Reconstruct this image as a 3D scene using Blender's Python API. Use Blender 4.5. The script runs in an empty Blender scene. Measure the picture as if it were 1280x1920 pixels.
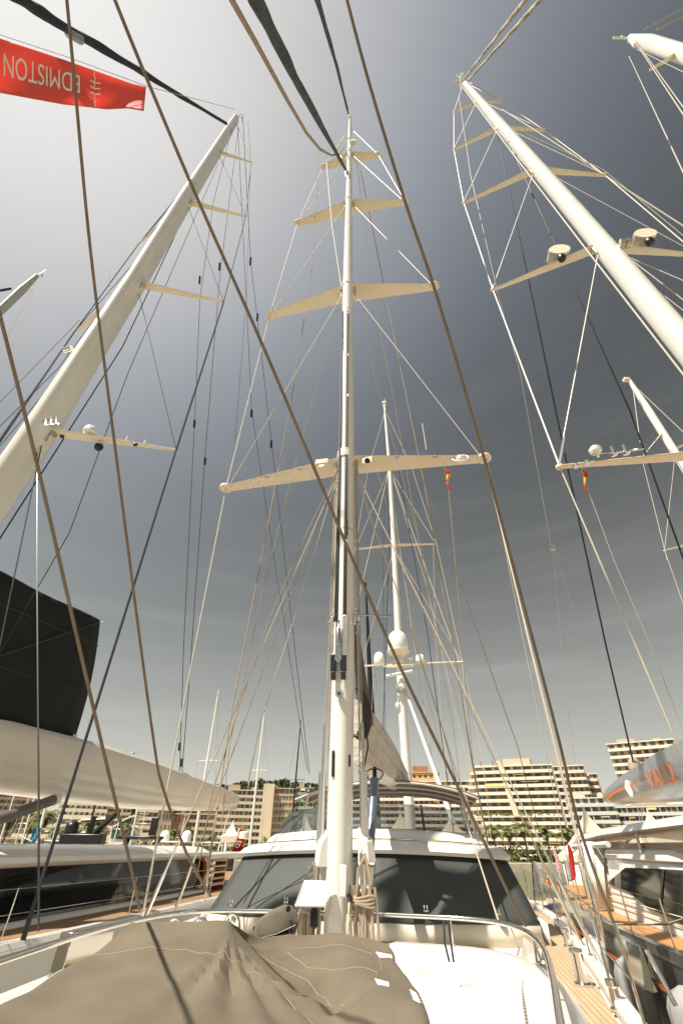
import bpy, math, random
from mathutils import Vector, Matrix, noise
random.seed(7)
sc = bpy.context.scene
COL = sc.collection
# ------------------------------------------------------------------ camera
F = 812.0; TH = math.radians(37.6); RO = math.radians(0.6)
CAM = Vector((0, 0, 5.4))
fw = Vector((0, math.cos(TH), math.sin(TH))); up0 = Vector((0, -math.sin(TH), math.cos(TH))); rt0 = Vector((1, 0, 0))
RT = rt0*math.cos(RO) + up0*math.sin(RO); UP = up0*math.cos(RO) - rt0*math.sin(RO)
cd = bpy.data.cameras.new('camera'); cam = bpy.data.objects.new('camera', cd); COL.objects.link(cam)
cd.sensor_fit = 'VERTICAL'; cd.sensor_height = 36; cd.lens = F/1920*36; cd.clip_start = .05; cd.clip_end = 6000
m = Matrix((RT, UP, -fw)).transposed().to_4x4(); m.translation = CAM; cam.matrix_world = m
sc.camera = cam
# ------------------------------------------------------------------ world: hazy sky, darker away from the sun as through a polariser
SUN_AZ, SUN_EL = math.radians(-128), math.radians(58)
W = bpy.data.worlds.new('World'); sc.world = W; W.use_nodes = True
nt = W.node_tree; N = nt.nodes; Lk = nt.links; N.clear()
def nd(t, **k):
    n = N.new(t)
    for a, v in k.items(): setattr(n, a, v)
    return n
def ramp(n, stops):
    e = n.color_ramp.elements
    while len(e) > 1: e.remove(e[-1])
    e[0].position = stops[0][0]; e[0].color = (*stops[0][1], 1)
    for p, c in stops[1:]:
        q = e.new(p); q.color = (*c, 1)
out = nd('ShaderNodeOutputWorld'); bg = nd('ShaderNodeBackground'); Lk.new(bg.outputs[0], out.inputs[0])
tc = nd('ShaderNodeTexCoord'); sky = nd('ShaderNodeTexSky', sky_type='NISHITA', sun_disc=False)
sky.sun_elevation = SUN_EL; sky.sun_rotation = SUN_AZ; sky.dust_density = 3
dp = nd('ShaderNodeVectorMath', operation='DOT_PRODUCT'); dp.inputs[1].default_value = (-.428, -.046, .903)
Lk.new(tc.outputs['Generated'], dp.inputs[0])
r1 = nd('ShaderNodeValToRGB'); Lk.new(dp.outputs['Value'], r1.inputs[0])
def g(v, t=(1, 1, 1)): return tuple(v*x for x in t)
def glow(t):
    v = .86*math.exp(-5.3*(1-t)); f = min(1, v/.6); return (v*(.875+.135*f), v*(1-.01*f), v*(1.24-.27*f))
ramp(r1, [(t, glow(t)) for t in (0, .2, .35, .48, .58, .66, .73, .79, .84, .885, .92, .95, .975, 1)])
sx = nd('ShaderNodeSeparateXYZ'); Lk.new(tc.outputs['Generated'], sx.inputs[0])
r2 = nd('ShaderNodeValToRGB'); Lk.new(sx.outputs['Z'], r2.inputs[0])
ramp(r2, [(z, g(math.exp(-z/.292), (1.07-.09*min(1, z/.3), 1.03-.03*min(1, z/.3), .93+.06*min(1, z/.3)))) for z in (0, .04, .08, .13, .18, .24, .31, .4, .5, .62, .78, 1)])
# thin cirrus streaks
mp = nd('ShaderNodeMapping'); mp.inputs['Scale'].default_value = (1.1, 1.1, 11); mp.inputs['Rotation'].default_value = (0.12, .1, 0)
nz = nd('ShaderNodeTexNoise'); nz.inputs['Scale'].default_value = 2.2; nz.inputs['Detail'].default_value = 7; nz.inputs['Roughness'].default_value = .55
Lk.new(tc.outputs['Generated'], mp.inputs[0]); Lk.new(mp.outputs[0], nz.inputs['Vector'])
r3 = nd('ShaderNodeValToRGB'); Lk.new(nz.outputs['Fac'], r3.inputs[0]); ramp(r3, [(.46, g(0)), (.62, g(.22)), (.75, g(.6))])
hz = nd('ShaderNodeMix', data_type='RGBA', blend_type='MULTIPLY'); hz.inputs[0].default_value = 1; hz.inputs[7].default_value = (.84, .85, .80, 1)
Lk.new(r2.outputs[0], hz.inputs[6])
mx = nd('ShaderNodeMix', data_type='RGBA', blend_type='ADD'); mx.inputs[0].default_value = 1
Lk.new(r1.outputs[0], mx.inputs[6]); Lk.new(hz.outputs[2], mx.inputs[7])
mc = nd('ShaderNodeMix', data_type='RGBA'); mc.inputs[7].default_value = (.55, .55, .52, 1)
mulc = nd('ShaderNodeMath', operation='MULTIPLY'); Lk.new(r3.outputs[0], mulc.inputs[0]); Lk.new(r2.outputs[0], mulc.inputs[1])
Lk.new(mulc.outputs[0], mc.inputs[0]); Lk.new(mx.outputs[2], mc.inputs[6])
ms = nd('ShaderNodeMix', data_type='RGBA', blend_type='ADD'); ms.inputs[0].default_value = 1
sk = nd('ShaderNodeMix', data_type='RGBA', blend_type='MULTIPLY'); sk.inputs[0].default_value = 1; sk.inputs[7].default_value = (.006, .0055, .005, 1)
Lk.new(sky.outputs[0], sk.inputs[6]); Lk.new(mc.outputs[2], ms.inputs[6]); Lk.new(sk.outputs[2], ms.inputs[7])
Lk.new(ms.outputs[2], bg.inputs[0])
EXPO = 0.55
bg.inputs[1].default_value = 1.0/(2**EXPO)*.97
sd = bpy.data.lights.new('sun', 'SUN'); so = bpy.data.objects.new('sun', sd); COL.objects.link(so)
sd.energy = 5.0; sd.angle = math.radians(.5); sd.color = (1.0, .93, .81)
sv = Vector((math.sin(SUN_AZ)*math.cos(SUN_EL), math.cos(SUN_AZ)*math.cos(SUN_EL), math.sin(SUN_EL)))
so.rotation_euler = sv.to_track_quat('Z', 'Y').to_euler()
sc.view_settings.view_transform = 'Standard'; sc.view_settings.look = 'None'; sc.view_settings.exposure = EXPO; sc.view_settings.gamma = 1
# ------------------------------------------------------------------ photo ray helpers (used to measure where things stand)
def ray(px, py): return fw*F + RT*(px-640) + UP*(960-py)
def PW(px, py, Y=None, Z=None, d=None):
    r = ray(px, py)
    if Y is not None: return CAM + r*(Y/r.y)
    if Z is not None: return CAM + r*((Z-CAM.z)/r.z)
    return CAM + r*(d/F)
YAW = math.radians(-10.5)
ORG = {'M': Vector((.1, 10, 0)), 'L': Vector((-10.7, 10.5, 0)), 'R': Vector((11.6, 7.8, 0)), 'W': Vector((0, 0, 0))}
ca, sa = math.cos(YAW), math.sin(YAW)
def toL(p, o):
    if o == 'W': return Vector(p)
    d = Vector(p)-ORG[o]; return Vector((d.x*ca+d.y*sa, -d.x*sa+d.y*ca, d.z))
def toW(p, o):
    p = Vector(p); return Vector((p.x*ca-p.y*sa, p.x*sa+p.y*ca, p.z))+ORG[o]
def LP(o, px, py, x=None, y=None, z=None):
    r = ray(px, py); c = toL(CAM, o)
    dl = r.copy() if o == 'W' else Vector((r.x*ca+r.y*sa, -r.x*sa+r.y*ca, r.z))
    t = (x-c.x)/dl.x if x is not None else (y-c.y)/dl.y if y is not None else (z-c.z)/dl.z
    return c+dl*t
def zc(p, o='W'): return (toW(p, o)-CAM).dot(fw) if o != 'W' else (Vector(p)-CAM).dot(fw)
# ------------------------------------------------------------------ materials
MATS = {}
def mat(name, col, rough=.5, metal=0, var=0, vs=3, bump=0, bs=20, col2=None, spec=.5, alpha=None, trans=0, coat=0, stretch=None, transl=0):
    if name in MATS: return MATS[name]
    M = bpy.data.materials.new(name); M.use_nodes = True; t = M.node_tree; b = t.nodes['Principled BSDF']
    b.inputs['Base Color'].default_value = (*col, 1); b.inputs['Roughness'].default_value = rough; b.inputs['Metallic'].default_value = metal
    b.inputs['Specular IOR Level'].default_value = spec
    if coat: b.inputs['Coat Weight'].default_value = coat; b.inputs['Coat Roughness'].default_value = .08
    if trans: b.inputs['Transmission Weight'].default_value = trans; b.inputs['IOR'].default_value = 1.1
    if alpha is not None: b.inputs['Alpha'].default_value = alpha
    c = t.nodes.new('ShaderNodeTexCoord'); src = c.outputs['Object']
    if stretch:
        mm = t.nodes.new('ShaderNodeMapping'); mm.inputs['Scale'].default_value = stretch; t.links.new(src, mm.inputs[0]); src = mm.outputs[0]
    if var or col2:
        n = t.nodes.new('ShaderNodeTexNoise'); n.inputs['Scale'].default_value = vs; n.inputs['Detail'].default_value = 3
        t.links.new(src, n.inputs['Vector']); rr = t.nodes.new('ShaderNodeValToRGB'); t.links.new(n.outputs['Fac'], rr.inputs[0])
        a = tuple(x*(1-var) for x in col); bb = col2 or tuple(min(1, x*(1+var)) for x in col)
        ramp(rr, [(.32, a), (.68, bb)]); t.links.new(rr.outputs[0], b.inputs['Base Color'])
    if bump:
        n = t.nodes.new('ShaderNodeTexNoise'); n.inputs['Scale'].default_value = bs; n.inputs['Detail'].default_value = 4
        t.links.new(src, n.inputs['Vector']); bm_ = t.nodes.new('ShaderNodeBump'); bm_.inputs['Strength'].default_value = bump; bm_.inputs['Distance'].default_value = .03
        t.links.new(n.outputs['Fac'], bm_.inputs['Height']); t.links.new(bm_.outputs[0], b.inputs['Normal'])
    if transl:
        tr = t.nodes.new('ShaderNodeBsdfTranslucent'); tr.inputs[0].default_value = (*col, 1); ms_ = t.nodes.new('ShaderNodeMixShader'); ms_.inputs[0].default_value = transl
        t.links.new(b.outputs[0], ms_.inputs[1]); t.links.new(tr.outputs[0], ms_.inputs[2]); t.links.new(ms_.outputs[0], t.nodes['Material Output'].inputs[0])
    MATS[name] = M; return M
def stripes(name, c1, c2, axis, pitch, frac, rough=.6, var=.15, off=0):
    if name in MATS: return MATS[name]
    M = bpy.data.materials.new(name); M.use_nodes = True; t = M.node_tree; b = t.nodes['Principled BSDF']; b.inputs['Roughness'].default_value = rough
    c = t.nodes.new('ShaderNodeTexCoord'); s = t.nodes.new('ShaderNodeSeparateXYZ'); t.links.new(c.outputs['Object'], s.inputs[0])
    d = t.nodes.new('ShaderNodeMath'); d.operation = 'DIVIDE'; d.inputs[1].default_value = pitch; t.links.new(s.outputs[axis], d.inputs[0])
    ad = t.nodes.new('ShaderNodeMath'); ad.operation = 'ADD'; ad.inputs[1].default_value = off; t.links.new(d.outputs[0], ad.inputs[0])
    f = t.nodes.new('ShaderNodeMath'); f.operation = 'FRACT'; t.links.new(ad.outputs[0], f.inputs[0])
    l = t.nodes.new('ShaderNodeMath'); l.operation = 'LESS_THAN'; l.inputs[1].default_value = frac; t.links.new(f.outputs[0], l.inputs[0])
    fl = t.nodes.new('ShaderNodeMath'); fl.operation = 'FLOOR'; t.links.new(ad.outputs[0], fl.inputs[0])
    cb = t.nodes.new('ShaderNodeCombineXYZ'); t.links.new(fl.outputs[0], cb.inputs[0])
    s2 = t.nodes.new('ShaderNodeVectorMath'); s2.operation = 'MULTIPLY_ADD'; s2.inputs[1].default_value = (.35, .35, .35); t.links.new(c.outputs['Object'], s2.inputs[0]); t.links.new(cb.outputs[0], s2.inputs[2])
    n = t.nodes.new('ShaderNodeTexNoise'); n.inputs['Scale'].default_value = 3.7; n.inputs['Detail'].default_value = 5; t.links.new(s2.outputs[0], n.inputs['Vector'])
    rr = t.nodes.new('ShaderNodeValToRGB'); t.links.new(n.outputs['Fac'], rr.inputs[0]); ramp(rr, [(.3, tuple(x*(1-var) for x in c1)), (.7, tuple(min(1, x*(1+var)) for x in c1))])
    k = t.nodes.new('ShaderNodeMix'); k.data_type = 'RGBA'; t.links.new(l.outputs[0], k.inputs[0]); t.links.new(rr.outputs[0], k.inputs[6]); k.inputs[7].default_value = (*c2, 1)
    t.links.new(k.outputs[2], b.inputs['Base Color']); MATS[name] = M; return M
WHITE = mat('white_gelcoat', (.80, .775, .72), .22, var=.025, vs=1.3, coat=.3)
MASTW = mat('mast_paint', (.80, .78, .72), .26, var=.04, vs=.5, coat=.3)
CREAM = mat('cream_paint', (.76, .68, .54), .6, var=.04, vs=.6)
SHADEW = mat('matt_white', (.76, .73, .67), .6, var=.04, vs=4)
NONSKID = mat('nonskid_white', (.70, .67, .60), .7, var=.06, vs=1.2, bump=.35, bs=110)
CHROME = mat('polished_steel', (.72, .70, .66), .14, metal=1)
STEEL = mat('brushed_steel', (.55, .53, .49), .33, metal=1, var=.12, vs=12)
BLACK = mat('black_carbon', (.012, .012, .013), .35, var=.3, vs=8)
DKROPE = mat('dark_rope', (.03, .035, .05), .7, var=.3, vs=40)
ROPE = mat('tan_rope', (.36, .29, .21), .85, var=.12, vs=6)
BROWNR = mat('brown_covered_rope', (.20, .15, .105), .8, var=.12, vs=3)
ROD = mat('steel_rod', (.62, .57, .49), .55, metal=.25)
PALEROD = mat('pale_line', (.55, .49, .39), .5)
DKGREY = mat('furled_sail_grey', (.065, .078, .08), .8, var=.35, vs=2.5, bump=.8, bs=5)
NAVY = mat('furled_sail_navy', (.022, .028, .038), .75, var=.4, vs=3, bump=.8, bs=5)
SAILGREY = mat('grey_sail_cover', (.125, .118, .11), .85, var=.2, vs=2, bump=.5, bs=4)
SAILW = mat('folded_sail', (.62, .57, .50), .7, var=.12, vs=1.5, bump=1.0, bs=2.5, stretch=(3, .6, 3))
TENTC = mat('taupe_canvas', (.155, .127, .088), .9, var=.12, vs=1.6, bump=.35, bs=140)
TENTD = mat('taupe_canvas_weathered', (.14, .12, .088), .9, var=.15, vs=5, bump=.35, bs=90)
WINCOV = mat('window_cover_mesh', (.05, .056, .050), .62, var=.16, vs=1.1, bump=.15, bs=5)
DARKGL = mat('dark_glass', (.008, .009, .011), .05, spec=.42)
TINT = mat('tinted_glass', (.10, .12, .12), .05, alpha=.45, spec=.7)
TEAK = stripes('teak_planks', (.50, .36, .22), (.05, .035, .025), 'X', .075, .10, .65, .14)
TEAKO = stripes('oiled_teak', (.50, .27, .10), (.10, .05, .02), 'X', .07, .09, .6, .14)
TEAKL = stripes('varnished_teak', (.36, .22, .115), (.08, .05, .03), 'X', .07, .09, .55, .18)
WOOD = mat('varnished_wood', (.42, .17, .04), .25, var=.25, vs=4, stretch=(1, 1, 8), coat=.5)
GREYHULL = mat('metallic_grey_hull', (.16, .165, .16), .18, metal=.35, var=.06, coat=.6)
ORANGE = mat('orange_stripe', (.70, .17, .035), .5)
SILVER = mat('silver_boom_paint', (.33, .34, .35), .3, metal=.3, var=.05, coat=.5)
RED = mat('red_banner', (.90, .21, .18), .7, var=.04, vs=1, transl=.6)
REDD = mat('red_flag', (.60, .02, .03), .7)
BLUEF = mat('blue_flag', (.02, .20, .36), .7)
YEL = mat('yellow_flag', (.80, .42, .02), .7)
SAILBLACK = mat('black_awning', (.006, .009, .008), .85, var=.3, vs=2, bump=.3, bs=3)
RUBBER = mat('grey_fender', (.33, .32, .31), .7)
PLASTICW = mat('white_plastic', (.82, .81, .78), .35)
CLEARV = mat('clear_vinyl', (.80, .74, .62), .12, alpha=.32, bump=.6, bs=3)
BLUESPAR = mat('blue_grey_strut', (.22, .27, .33), .25, metal=.6)
ORW = mat('orange_cloth', (.80, .20, .03), .8)
SKIN = mat('skin', (.45, .26, .17), .6)
DKCLOTH = mat('dark_cloth', (.02, .02, .025), .9)
WT = mat('white_print', (.85, .82, .78), .7)
# ------------------------------------------------------------------ mesh builder
class MB:
    def __init__(s): s.v = []; s.f = []
    def add(s, vs, fs):
        o = len(s.v); s.v += [tuple(v) for v in vs]; s.f += [tuple(i+o for i in f) for f in fs]; return s
    def tube(s, pts, r, n=6, caps=True, sq=1.0):
        pts = [Vector(p) for p in pts]; k = len(pts); rs = r if isinstance(r, (list, tuple)) else [r]*k
        vs = []; prev = None
        for i, p in enumerate(pts):
            t = (pts[min(i+1, k-1)]-pts[max(i-1, 0)]).normalized()
            if prev is None:
                a = Vector((0, 0, 1)) if abs(t.z) < .9 else Vector((1, 0, 0)); u = t.cross(a).normalized()
            else: u = (prev-t*prev.dot(t)).normalized()
            prev = u; w = t.cross(u)
            for j in range(n):
                an = 2*math.pi*j/n; vs.append(p+u*math.cos(an)*rs[i]+w*math.sin(an)*rs[i]*sq)
        fs = [(i*n+j, i*n+(j+1) % n, (i+1)*n+(j+1) % n, (i+1)*n+j) for i in range(k-1) for j in range(n)]
        if caps: fs += [tuple(range(n-1, -1, -1)), tuple((k-1)*n+j for j in range(n))]
        return s.add(vs, fs)
    def loft(s, rings, closed=True, caps=True):
        n = len(rings[0]); vs = [p for r in rings for p in r]; fs = []
        for i in range(len(rings)-1):
            for j in range(n if closed else n-1):
                a, b = i*n+j, i*n+(j+1) % n; fs.append((a, b, b+n, a+n))
        if caps and closed: fs += [tuple(range(n-1, -1, -1)), tuple((len(rings)-1)*n+j for j in range(n))]
        return s.add(vs, fs)
    def box(s, c, d, rz=0, tilt=None):
        c = Vector(c); M = Matrix.Rotation(rz, 3, 'Z')
        if tilt is not None: M = M @ tilt
        vs = [c+M @ Vector((x*d[0]/2, y*d[1]/2, z*d[2]/2)) for x in (-1, 1) for y in (-1, 1) for z in (-1, 1)]
        return s.add(vs, [(0, 1, 3, 2), (4, 6, 7, 5), (0, 4, 5, 1), (2, 3, 7, 6), (0, 2, 6, 4), (1, 5, 7, 3)])
    def slab(s, poly, z0, z1):
        n = len(poly); vs = [(p[0], p[1], z0) for p in poly]+[(p[0], p[1], z1) for p in poly]
        return s.add(vs, [tuple(range(n-1, -1, -1)), tuple(range(n, 2*n))]+[(i, (i+1) % n, n+(i+1) % n, n+i) for i in range(n)])
    def thick(s, quad, t):
        q = [Vector(p) for p in quad]; nn = (q[1]-q[0]).cross(q[2]-q[0]).normalized()*t; n = len(q)
        vs = q+[p+nn for p in q]
        return s.add(vs, [tuple(range(n-1, -1, -1)), tuple(range(n, 2*n))]+[(i, (i+1) % n, n+(i+1) % n, n+i) for i in range(n)])
    def lathe(s, c, prof, n=20):
        c = Vector(c); return s.loft([[c+Vector((r*math.cos(2*math.pi*j/n), r*math.sin(2*math.pi*j/n), z)) for j in range(n)] for r, z in prof])
    def grid(s, G, th=0):
        a, b = len(G), len(G[0]); vs = [p for r in G for p in r]; fs = [(i*b+j, i*b+j+1, (i+1)*b+j+1, (i+1)*b+j) for i in range(a-1) for j in range(b-1)]
        return s.add(vs, fs)
    def build(s, name, m, parent=None, smooth=True, solid=0, bevel=0, sub=0):
        me = bpy.data.meshes.new(name); me.from_pydata(s.v, [], s.f); me.update()
        o = bpy.data.objects.new(name, me); COL.objects.link(o); me.materials.append(m)
        if smooth:
            for p in me.polygons: p.use_smooth = True
            try: me.set_sharp_from_angle(angle=math.radians(38))
            except Exception: pass
        if parent: o.parent = parent
        if solid: q = o.modifiers.new('s', 'SOLIDIFY'); q.thickness = solid; q.offset = 0
        if bevel: q = o.modifiers.new('b', 'BEVEL'); q.width = bevel; q.segments = 2; q.limit_method = 'ANGLE'
        if sub: q = o.modifiers.new('u', 'SUBSURF'); q.levels = sub; q.render_levels = sub
        return o
def tag(o, label, cat, group=None):
    o['label'] = label; o['category'] = cat
    if group: o['group'] = group
    return o
def root(name, label, cat, loc=(0, 0, 0), rz=0, group=None):
    o = bpy.data.objects.new(name, None); COL.objects.link(o); o.location = loc; o.rotation_euler.z = rz; o.empty_display_size = .3
    return tag(o, label, cat, group)
def yroot(k, name, label, cat): return root(name, label, cat, ORG[k], YAW)
def struct(o): o['kind'] = 'structure'; return o
def line(o, pts, wpx, name, m, parent, sag=0, n=6, seg=1):
    """a cable through local points; wpx = its width in photo pixels at its middle"""
    pts = [Vector(p) for p in pts]
    mid = (pts[0]+pts[-1])/2; d = max(zc(mid, o), .8*min(zc(pts[0], o), zc(pts[-1], o)), 1.5); r = wpx*(.64 if wpx < 4.2 else .76)*d/F/2
    if len(pts) == 2 and (sag or seg > 1):
        a, b = pts; k = max(seg, 8)
        pts = [a.lerp(b, i/k)-Vector((0, 0, sag*4*(i/k)*(1-i/k))) for i in range(k+1)]
    return MB().tube(pts, r, n).build(name, m, parent)
def ellring(c, a, b, n=20, p=2.0, rz=0):
    R = []
    for j in range(n):
        t = 2*math.pi*j/n; cx, sy = math.cos(t), math.sin(t)
        x = a*abs(cx)**(2/p)*(1 if cx >= 0 else -1); y = b*abs(sy)**(2/p)*(1 if sy >= 0 else -1)
        R.append(Vector(c)+Vector((x*math.cos(rz)-y*math.sin(rz), x*math.sin(rz)+y*math.cos(rz), 0)))
    return R
def text(name, s, size, m, parent, org, ux, uy, ext=.002, font_w=1.0, shear=0):
    cu = bpy.data.curves.new(name, 'FONT'); cu.body = s; cu.size = size; cu.extrude = ext; cu.align_x = 'CENTER'; cu.align_y = 'CENTER'; cu.space_character = font_w; cu.shear = shear
    t_ = bpy.data.objects.new('t', cu); COL.objects.link(t_); bpy.context.view_layer.update()
    me = bpy.data.meshes.new_from_object(t_.evaluated_get(bpy.context.evaluated_depsgraph_get())); bpy.data.objects.remove(t_)
    me.materials.clear(); me.materials.append(m); o = bpy.data.objects.new(name, me); COL.objects.link(o)
    ux = Vector(ux).normalized(); uy = Vector(uy); uy = (uy-ux*uy.dot(ux)).normalized(); w = ux.cross(uy)
    M = Matrix((ux, uy, w)).transposed().to_4x4(); M.translation = Vector(org); o.matrix_local = M
    if parent: o.parent = parent; o.matrix_parent_inverse = Matrix.Identity(4); o.matrix_basis = M
    return o
def dome(c, r, h, par, m=PLASTICW): return MB().lathe(c, [(r*.9, 0), (r, .06*h), (r, .45*h), (r*.93, .65*h), (r*.75, .83*h), (r*.45, .95*h), (.01, h)], 22).build('radome', m, par)
# ================================================================== SETTING: water, far quay, pier
def water():
    M = bpy.data.materials.new('harbour_water'); M.use_nodes = True; t = M.node_tree; b = t.nodes['Principled BSDF']
    b.inputs['Base Color'].default_value = (.15, .14, .07, 1); b.inputs['Roughness'].default_value = .12; b.inputs['Specular IOR Level'].default_value = .5
    c = t.nodes.new('ShaderNodeTexCoord'); n = t.nodes.new('ShaderNodeTexNoise'); n.inputs['Scale'].default_value = 1.1; n.inputs['Detail'].default_value = 5
    mm = t.nodes.new('ShaderNodeMapping'); mm.inputs['Scale'].default_value = (1, 1.6, 1); t.links.new(c.outputs['Object'], mm.inputs[0]); t.links.new(mm.outputs[0], n.inputs['Vector'])
    u = t.nodes.new('ShaderNodeBump'); u.inputs['Strength'].default_value = .9; u.inputs['Distance'].default_value = .25; t.links.new(n.outputs['Fac'], u.inputs['Height']); t.links.new(u.outputs[0], b.inputs['Normal'])
    return M
struct(MB().add([(-2500, -1200, 0), (2500, -1200, 0), (2500, 158, 0), (-2500, 158, 0)], [(0, 1, 2, 3)]).build('water', water(), smooth=False))
STONE = mat('quay_stone', (.40, .35, .26), .85, var=.18, vs=.6, bump=.3, bs=3)
PAVE = mat('promenade_paving', (.50, .45, .36), .85, var=.1, vs=.4)
GRASS = mat('promenade_grass', (.20, .23, .06), .9, var=.35, vs=.5)
struct(MB().slab([(-420, 156), (420, 156), (420, 166), (-420, 166)], -1, 1.75).build('far_quay', STONE, smooth=False))
struct(MB().add([(-2500, 166, 1.74), (2500, 166, 1.74), (2500, 3000, 2.2), (-2500, 3000, 2.2)], [(0, 1, 2, 3)]).build('ground', PAVE, smooth=False))
struct(MB().add([(-400, 167, 1.80), (400, 167, 1.80), (400, 176, 1.84), (-400, 176, 1.84)], [(0, 1, 2, 3)]).build('grass_verge', GRASS, smooth=False))
struct(MB().add([(-400, 186, 1.80), (400, 186, 1.80), (400, 200, 1.84), (-400, 200, 1.84)], [(0, 1, 2, 3)]).build('road', mat('asphalt', (.06, .058, .055), .9, var=.1), smooth=False))
struct(MB().slab([(-90, 41), (130, 41), (130, 53), (-90, 53)], .45, 1.55).build('pier', mat('pier_concrete', (.55, .46, .33), .85, var=.08, vs=.8), smooth=False))
for i_ in range(12): struct(MB().box((-80+i_*18, 47, -.4), (5, 11.5, 1.7)).build('pier_support', STONE, smooth=False))
# hills behind the town
G = []
for i in range(25):
    y = 420+i*30; row = []
    for j in range(61):
        x = -560+j*20
        h = 2+74*math.exp(-((x+90)/230)**2)*min(1, max(0, (y-430)/330))+5*noise.noise(Vector((x*.012, y*.012, 0)))*min(1, (y-410)/200)
        row.append((x, y, h))
    G.append(row)
struct(MB().grid(G).build('hill', mat('hill_scrub', (.09, .085, .04), .95, var=.4, vs=.05)))
def hill_h(x, y): return 2+74*math.exp(-((x+90)/230)**2)*min(1, max(0, (y-430)/330))+5*noise.noise(Vector((x*.012, y*.012, 0)))*min(1, (y-410)/200)
rr = random.Random(4); mb = MB(); mb2 = MB()
for k in range(900):
    y = rr.uniform(560, 860); x = rr.uniform(-360, 120); z = hill_h(x, y); s = rr.uniform(3.5, 7)
    if z < 28: continue
    for q in range(34):
        d = Vector((rr.gauss(0, 1), rr.gauss(0, 1), rr.gauss(0, .8))).normalized()*rr.uniform(.6, 1)*s; c = Vector((x, y, z+s*.8))+Vector((d.x, d.y, d.z*.7))
        a = Vector((rr.uniform(-1, 1), rr.uniform(-1, 1), rr.uniform(-1, 1))).normalized()*s*.3; b = a.cross(Vector((rr.uniform(-1, 1), rr.uniform(-1, 1), rr.uniform(-1, 1)))).normalized()*s*.26
        (mb if k % 2 else mb2).add([c-a, c+b, c+a, c-b], [(0, 1, 2, 3)])
for m_, c in ((mb, (.065, .075, .028)), (mb2, (.04, .052, .02))):
    o = m_.build('hillside_trees', mat('pine_foliage_%d' % int(c[0]*1000), c, .9, var=.4, vs=.1), smooth=False); o['kind'] = 'stuff'
# ================================================================== BUILDINGS
GLASSW = mat('window_pane', (.05, .06, .065), .12, var=.5, vs=.3, spec=.6); GLASS2 = mat('window_pane_blue', (.10, .14, .13), .15, var=.4, vs=.3); CURT = mat('curtained_window', (.26, .21, .15), .6, var=.3, vs=.3)
WM = [GLASSW, mat('window_pane_grey', (.13, .13, .12), .2, var=.4, vs=.3), GLASS2, CURT]
def px2x(px, Y): return PW(px, 1560, Y=Y).x
WINM = {}
def win_mesh(w, h, k):
    key = (round(w, 1), round(h, 1), k)
    if key not in WINM:
        mb = MB(); mb.box((0, -.02, h/2), (w, .08, h)); mb.box((0, -.08, h/2), (.09, .06, h)); o = mb.build('window', WM[k], smooth=False); WINM[key] = o.data; bpy.data.objects.remove(o)
    return WINM[key]
def building(name, label, px0, px1, pytop, Y, floors, bays, wall, z0=2.0, depth=22, rz=0, bandm=None, band_d=1.3, band_h=1.05, rounded=False, win_w=.75, win_h=.62, skip=(), step=0, roofbox=True, cat='building', first=0):
    xa, xb = px2x(px0, Y), px2x(px1, Y); Wd = xb-xa; zt = PW((px0+px1)/2, pytop, Y=Y).z; H = zt-z0; fh = H/floors; az = math.atan2((xa+xb)/2, Y); Wd *= math.cos(az); r = root(name, label, cat, ((xa+xb)/2, Y, z0), rz-az)
    rr = random.Random(len(label)*7+floors)
    MB().box((0, depth/2, (H-.3)/2-.5), (Wd, depth, H+.7)).build('wall', wall, r, smooth=False)
    bm_ = bandm or wall
    MB().box((0, depth/2-.3, H+.12), (Wd+.8, depth+1.0, .5)).build('roof', bm_, r, smooth=False)
    if roofbox: MB().box((-Wd*.2, depth*.4, H+1.5), (Wd*.28, depth*.4, 2.6)).box((Wd*.27, depth*.3, H+1.1), (Wd*.12, 4, 1.8)).build('rooftop_plant', wall, r, smooth=False)
    n = 0; extra = MB()
    for f in range(first, floors):
        z = f*fh; st = step*(floors-1-f)
        if band_d:
            mb = MB(); w2 = Wd/2+.3+st
            if rounded: mb.slab([(-w2, 0), (-w2, -band_d*.5), (-w2+.9, -band_d), (w2-.9, -band_d), (w2, -band_d*.5), (w2, 0)], z-.25, z+band_h)
            else: mb.box((0, -band_d/2, z+(band_h-.25)/2), (w2*2, band_d, band_h+.25))
            mb.build('balcony', bm_, r, smooth=False)
        bw = Wd/bays
        for b in range(bays):
            if (b, f) in skip: continue
            k = rr.choice((0, 0, 1, 1, 2, 2, 3)); w = bw*win_w*rr.choice((.95, .8, .66)); h = fh*win_h; zz = z+fh*(.9-win_h) if band_d else z+fh*.22
            x = -Wd/2+bw*(b+.5)
            if n < 99:
                o = bpy.data.objects.new('window', win_mesh(w, h, k)); COL.objects.link(o); o.parent = r; o.location = (x, 0, zz); n += 1
            else: extra.box((x, -.02, zz+h/2), (w, .08, h))
    if band_d > 1:
        for i_ in range(1, max(2, bays//3)): MB().box((-Wd/2+Wd*i_/max(2, bays//3), -band_d*.42, H/2), (.4, band_d*.8, H-.2)).build('pier', wall, r, smooth=False)
        for i_ in range(max(2, floors*bays//26)):
            f = rr.randrange(first, floors); x = -Wd/2+bays and -Wd/2+(rr.randrange(bays)+.5)*Wd/bays; zt_ = f*fh+fh*.97; w = Wd/bays*rr.choice((1, 1.8)); MB().thick([(x-w/2, -band_d*.95, zt_-fh*.32), (x+w/2, -band_d*.95, zt_-fh*.32), (x+w/2, -.3, zt_), (x-w/2, -.3, zt_)], .06).build('awning', rr.choice((CRM, CRM, PALE, PALE, PALE, AWN)), r, smooth=False)
    if extra.v: o = extra.build('windows', GLASSW, r, smooth=False); o['kind'] = 'stuff'
    return r, Wd, H, fh
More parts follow.
